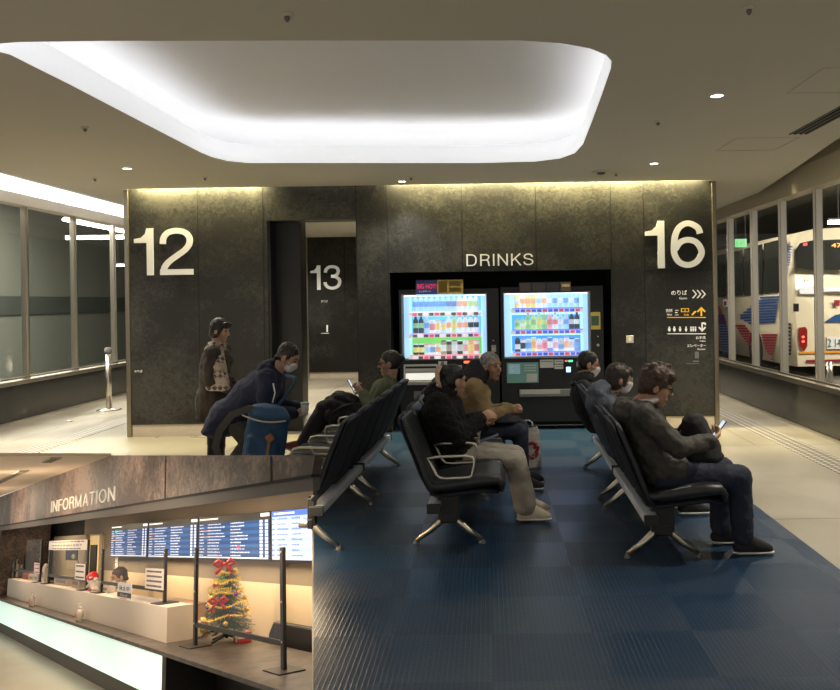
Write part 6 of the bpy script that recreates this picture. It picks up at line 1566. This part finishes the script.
# wooden chair back behind the end of the raised counter
q = LD(180, 612, 2.5); x0, x1 = LD(163, 600, 2.5).x, LD(195, 610, 2.5).x; zt_ = LD(180, 602, 2.5).z; c = V(((x0 + x1) / 2, 2.5, ZC))
t = Lthing('document_rack', 'open wooden document rack behind the end of the white raised counter', 'rack', c)
mw_ = mat('honey_wood', (.36, .17, .05), .5, noise_=(9, (.38, .21, .09), 4, .4, .6)); hw_ = (x1 - x0) / 2; hz = zt_ - ZC
bm = B(); bx(bm, (hw_ - .05, -.05, 0), (hw_, .12, hz)); obj('side_panel', bm, mw_, t); bm = B(); bx(bm, (-hw_, -.05, 0), (-hw_ + .05, .12, hz)); obj('side_panel', bm, mw_, t)
bm = B(); bx(bm, (-hw_, -.05, hz - .02), (hw_, .12, hz)); obj('top', bm, mw_, t); bm = B(); bx(bm, (-hw_, .10, 0), (hw_, .12, hz)); obj('back', bm, mw_, t)
bm = B(); q = LZ(198, 636, ZC); bx(bm, (-.05, -.03, 0), (.05, .03, .10)); prism(bm, [V((-.05, -.03, .10)), V((.05, -.03, .10)), V((.03, 0, .125)), V((-.03, 0, .125))], (0, .03, 0)); o = LO('tissue_box', bm, colmat((.5, .46, .42), 0), (q.x, 2.5, ZC)); tag(o, 'small pale box on the worktop beside the wooden rack', 'box')
# sanitizer bottles on the ledge
def pump(px, py, lab):
    q = LD(px, py, 2.12); t = Lthing('pump_bottle', lab, 'bottle', (q.x, 2.12, ZC), 0, 'hand gel bottles on the counter ledge')
    bm = B(); lathe(bm, [(.036, 0), (.040, .008), (.040, .10), (.030, .118), (.014, .125), (.014, .135)], n=14); obj('bottle_body', bm, mat('clear_gel', (.72, .66, .60), .2, trans=.35), t)
    bm = B(); lathe(bm, [(.016, .133), (.016, .15), (.006, .152), (.006, .175), (.012, .176), (.012, .186)], n=10); tube(bm, [V((0, 0, .18)), V((.03, -.02, .182)), V((.036, -.024, .17))], .005, 6); obj('pump', bm, M['mask'], t)
    bm = B(); prism(bm, [V((-.022, -.043, .03)), V((.016, -.043, .03)), V((.016, -.043, .08)), V((-.022, -.043, .08))], (0, .006, 0)); obj('label_band', bm, colmat((.60, .06, .06), .05), t)
pump(79.5, 617, 'clear hand gel bottle with red label, nearer the tree on the counter ledge')
pump(32, 601.5, 'clear hand gel bottle with red label, farther along the counter ledge')
# things on the raised counter and the desk behind
def Ltop(px, py): q = LZ(px, py, ZBX); return V((q.x, min(q.y, 2.40), ZBX))
pl = LD(94, 590, 2.35)
t = Lthing('santa_doll', 'round white doll with a red santa hat on the raised counter', 'doll', (pl.x, 2.35, ZBX))
t.matrix_basis = t.matrix_basis @ MX.Diagonal((1.0, .8, .62, 1))
b = Blob(); b.ell(V((0, 0, .10)), (.17, .07, .10)); b.ell(V((-.02, -.03, .19)), (.11, .06, .085)); b.ell(V((.17, -.03, .05)), (.07, .05, .05)); b.ell(V((-.18, -.02, .06)), (.06, .05, .05)); b.build('doll_body', cloth('doll_white', (.55, .50, .45), 40, .6), t, vox=.012, it=3, disp=.008, dscale=25)
b = Blob(); b.cap(V((.02, -.03, .25)), V((.10, -.04, .31)), .085, .05); b.cap(V((.10, -.04, .31)), V((.22, -.05, .24)), .05, .025); b.build('hat', mbow, t, vox=.012, it=3)
bm = B(); ball(bm, (.25, -.05, .22), .035, 10); tube(bm, [V((-.08 + .2 * i / 6, -.075, .255 + .01 * math.sin(i))) for i in range(7)], .022, 8); obj('hat_trim', bm, M['mask'], t)
bm = B(); ball(bm, (.1, -.09, .02), (.05, .02, .02), 8); ball(bm, (-.05, -.09, .20), (.012, .008, .012), 8); ball(bm, (.02, -.09, .20), (.012, .008, .012), 8); obj('scarf_dot', bm, colmat((.45, .04, .12), 0), t)
rnd = random.Random(4)
small = [(15, 574, (.12, .3, .12), (.58, .52, .46), 'white paper stand at the far left end of the counter', 'leaflet_stand'), (21, 575, (.10, .22, .1), (.06, .06, .06), 'black and white card holder on the counter beside the paper stand', 'card_holder'), (27, 576, (.2, .12, .12), (.40, .10, .08), 'red and white box of leaflets on the far part of the counter', 'leaflet_box'), (33, 577, (.22, .10, .12), (.50, .42, .34), 'low beige tray of papers on the far part of the counter', 'paper_tray'), (38, 579, (.16, .12, .12), (.56, .50, .46), 'crumpled white cloth on the counter before the dark partition', 'cloth'), (45, 581, (.10, .26, .10), (.55, .52, .48), 'white bottle shaped dispenser on the counter left of the banner', 'dispenser'), (63, 584, (.45, .12, .09), (.42, .36, .30), 'grey desk tray on the counter under the banner notice', 'desk_tray'), (78, 586, (.22, .14, .10), (.40, .34, .28), 'beige desk box on the counter left of the doll', 'desk_box'), (108, 592, (.16, .10, .09), (.58, .52, .46), 'white card box on the counter right of the doll', 'card_box')]
for px, py, (w, h, d), c, lab, nm in small:
    q = LD(px, py, 2.355); t = Lthing(nm, lab, nm.replace('_', ' '), (q.x, 2.355, ZBX))
    bm = B(); bx(bm, (-w, -.035, 0), (w, .035, h * .75)); prism(bm, [V((-w, -.035, h * .75)), V((w, -.035, h * .75)), V((w * .8, -.01, h)), V((-w * .8, -.01, h))], (0, .035, 0)); obj('box_body', bm, colmat(c, 0, .6), t, bevel=.006)
    bm = B(); bx(bm, (-w * .7, -.038, h * .25), (w * .7, -.035, h * .55)); obj('print', bm, colmat(tuple(x * .35 for x in c), 0), t)
q = LD(55, 584, 2.37); t = Lthing('telephone', 'black desk telephone on the counter behind the banner partition', 'telephone', (q.x, 2.37, ZBX))
bm = B(); prism(bm, [V((-.25, -.05, 0)), V((-.25, .05, 0)), V((-.25, .05, .06)), V((-.25, -.05, .03))], (.5, 0, 0)); obj('base', bm, M['black'], t)
bm = B(); tube(bm, [V((-.24, 0, .075)), V((-.2, 0, .09)), V((.2, 0, .09)), V((.24, 0, .075))], [.03, .02, .02, .03], 8); obj('handset', bm, M['black'], t)
# lit panel standing for the boards' reflection, and a dark screen back
q = LD(27, 560, 2.75); t = Lthing('board_reflection', 'blue lit panel standing for the boards reflected in the far left partition', 'monitor', (q.x, 2.75, ZC + .1))
x0, x1, zz0, zz1 = LD(20, 560, 2.75).x - q.x, LD(39, 560, 2.75).x - q.x, LD(27, 566, 2.75).z - ZC - .1, LD(27, 544, 2.75).z - ZC - .1
bm = B(); bx(bm, (x0 - .1, 0, zz0 - .03), (x1 + .1, .04, zz1 + .03)); obj('casing', bm, M['black'], t)
bm = B(); bx(bm, (x0, -.005, zz0), (x1, 0, zz1)); s = obj('screen', bm, emat('reflection_blue', (.28, .45, .8), .8), t)
bm = B()
for k_ in range(7):
    z = zz0 + (zz1 - zz0) * (k_ + .5) / 7; bx(bm, (x0 + .1, -.007, z), (x0 + (x1 - x0) * (.4 + .3 * (k_ % 3) / 2), -.005, z + .012))
obj('reflected_rows', bm, emat('reflection_rows', (.8, .85, .95), .8), s)
bm = B(); bx(bm, ((x0 + x1) / 2 - .04, .01, -.1), ((x0 + x1) / 2 + .04, .04, zz0)); bx(bm, ((x0 + x1) / 2 - .2, -.04, -.1), ((x0 + x1) / 2 + .2, .08, -.085)); obj('stand', bm, M['black'], t)
q = LD(27.5, 565, 2.5); t = Lthing('monitor_back', 'dark tapered screen back standing before the blue lit panel', 'monitor', (q.x, 2.5, ZC))
x0, x1, zz0, zz1 = LD(23.5, 565, 2.5).x - q.x, LD(31.5, 565, 2.5).x - q.x, 0.0, LD(27, 553.5, 2.5).z - ZC
bm = B(); prism(bm, [V((x0 * 1.1, 0, zz1)), V((x1 * 1.1, 0, zz1)), V((x1 * .8, 0, .1)), V((x0 * .8, 0, .1))], (0, .04, 0)); obj('casing', bm, mat('warm_black', (.03, .022, .018), .6), t)
bm = B(); bx(bm, (x0 * .4, 0, 0), (x1 * .4, .04, .12)); obj('stand', bm, M['black'], t)
# wall plate sign strip near boards
o, a, b, c = flat('wall_strip', 'narrow pale yellow strip on the wall left of the boards', 'strip', (115.7, 551, 118.2, 569), 2.99, emat('strip_pale', (.8, .72, .5), .35))
bm = B()
for k_ in range(4): bx(bm, (-.03, -.013, -.1 + .06 * k_), (.03, -.0105, -.085 + .06 * k_))
obj('print', bm, M['grey'], o)
# the clerk
q = LD(124.5, 576, 2.66)
tc, kc = person('seated clerk in white shirt and mask behind the counter', LM @ T(q.x - .02, 2.66, ZF) @ RZ(-1.5), dict(s=.9,
    hip=(0, 0, q.z - ZF - .62), chest=(.02, 0, q.z - ZF - .22), head=(.06, 0, q.z - ZF - .01), look=(0, .25, 0), hair='short', hairm=mat('hair_brown', (.045, .024, .015), .5), mask=True, vox=.009,
    handR=dict(w=(.27, -.1, q.z - ZF - .50), f=(.9, .3, 0), n=(0, 0, -1)), handL=dict(w=(.27, .1, q.z - ZF - .50), f=(.9, -.3, 0), n=(0, 0, -1)),
    kneeR=(.2, -.1, .46), kneeL=(.2, .1, .46), ankR=(.2, -.1, .1), ankL=(.2, .1, .1), jacket=J['white'], trousers=J['dk'], shoe=shoeB))
# ================================================================== LIGHT
wd = bpy.data.worlds.new('world'); SC.world = wd; wd.use_nodes = True
wd.node_tree.nodes['Background'].inputs[0].default_value = (1.0, .93, .80, 1); wd.node_tree.nodes['Background'].inputs[1].default_value = .42
SC.view_settings.view_transform = 'Standard'; SC.view_settings.look = 'None'; SC.view_settings.exposure = 0.65
DN = MX.Identity(3)
# wall washers in the ceiling slot over the stone wall
for x0, x1, e in ((XB0 + .1, wx_(262), 85), (wx_(392), XB1 - .1, 210)):
    light('wall_washer', 'AREA', ((x0 + x1) / 2, W - .05, HC + .10), e, (1, .84, .42), x1 - x0, .05, aim((0, 0, 0), (0, .12, -1)))
# unseen spots added to brighten the corridors, passage and hall, some behind the viewer
for i, (x, y, e) in enumerate(((3.3, 5.2, 90), (3.4, 8.5, 110), (3.4, 12.0, 120), (3.4, 16.0, 130), (-5.2, 8.8, 60), (-5.5, 11.5, 80), (-5.6, 15, 140), (0.6, 1.2, 45), (-3.0, 1.8, 45), (-3.2, 8.9, 24), (-3.0, 13.5, 330), (-4.0, 16.5, 90))):
    light('fill_spot', 'SPOT', (x, y, HC - .04), e * 2.2, (1, .90, .74), .06, rot=aim((0, 0, 0), (0, .001, -1)), spot=2.2, blend=.8)
# unseen area lights added to brighten the bus and both bays
light('bay_fill', 'AREA', (5.0, 19.0, 4.3), 1000, (1, .93, .78), 1.2, 16, aim((0, 0, 0), (.75, .0, -1)))
light('bay_fill', 'AREA', (9.5, 14.0, 4.3), 420, (1, .93, .78), 4, 1.0, aim((0, 0, 0), (0, .6, -1)))
light('bay_fill', 'AREA', (-10, 15, 4.4), 900, (1, .95, .8), 3, 12, aim((0, 0, 0), (0, 0, -1)))
# unseen lamps added to light the lower concourse
def LL(name, kind, loc, e, col, to, **k): return light(name, kind, loc, e, col, rot=aim(loc, to), MW=LM, **k)
for x in (-15.5, -12.5, -9.8, -7.4, -5.4):
    LL('concourse_fill', 'AREA', (x, 2.25, .10), 9.5, (1, .74, .46), (x, 2.45, -1), size=1.2, size_y=.3)
for x, z in ((-14, .55), (-10.5, .5), (-7.5, .0)):
    LL('concourse_fill_spot', 'SPOT', (x, .9, z), 52, (1, .76, .52), (x + .2, 2.2, -.2), size=.15, spot=2.4, blend=.8)
for x in (-12, -9.5, -7.2, -5.6):
    LL('under_board_fill', 'AREA', (x, 2.86, -.44), 2.6, (1, .78, .48), (x, 2.98, -1.2), size=1.6, size_y=.04)
for x in (-15, -11):
    LL('concourse_fill_spot', 'SPOT', (x, 1.2, -1.2), 30, (1, .80, .58), (x, 1.4, .7), size=.2, spot=2.4, blend=.9)  # added spots aimed up to brighten the lower ceiling
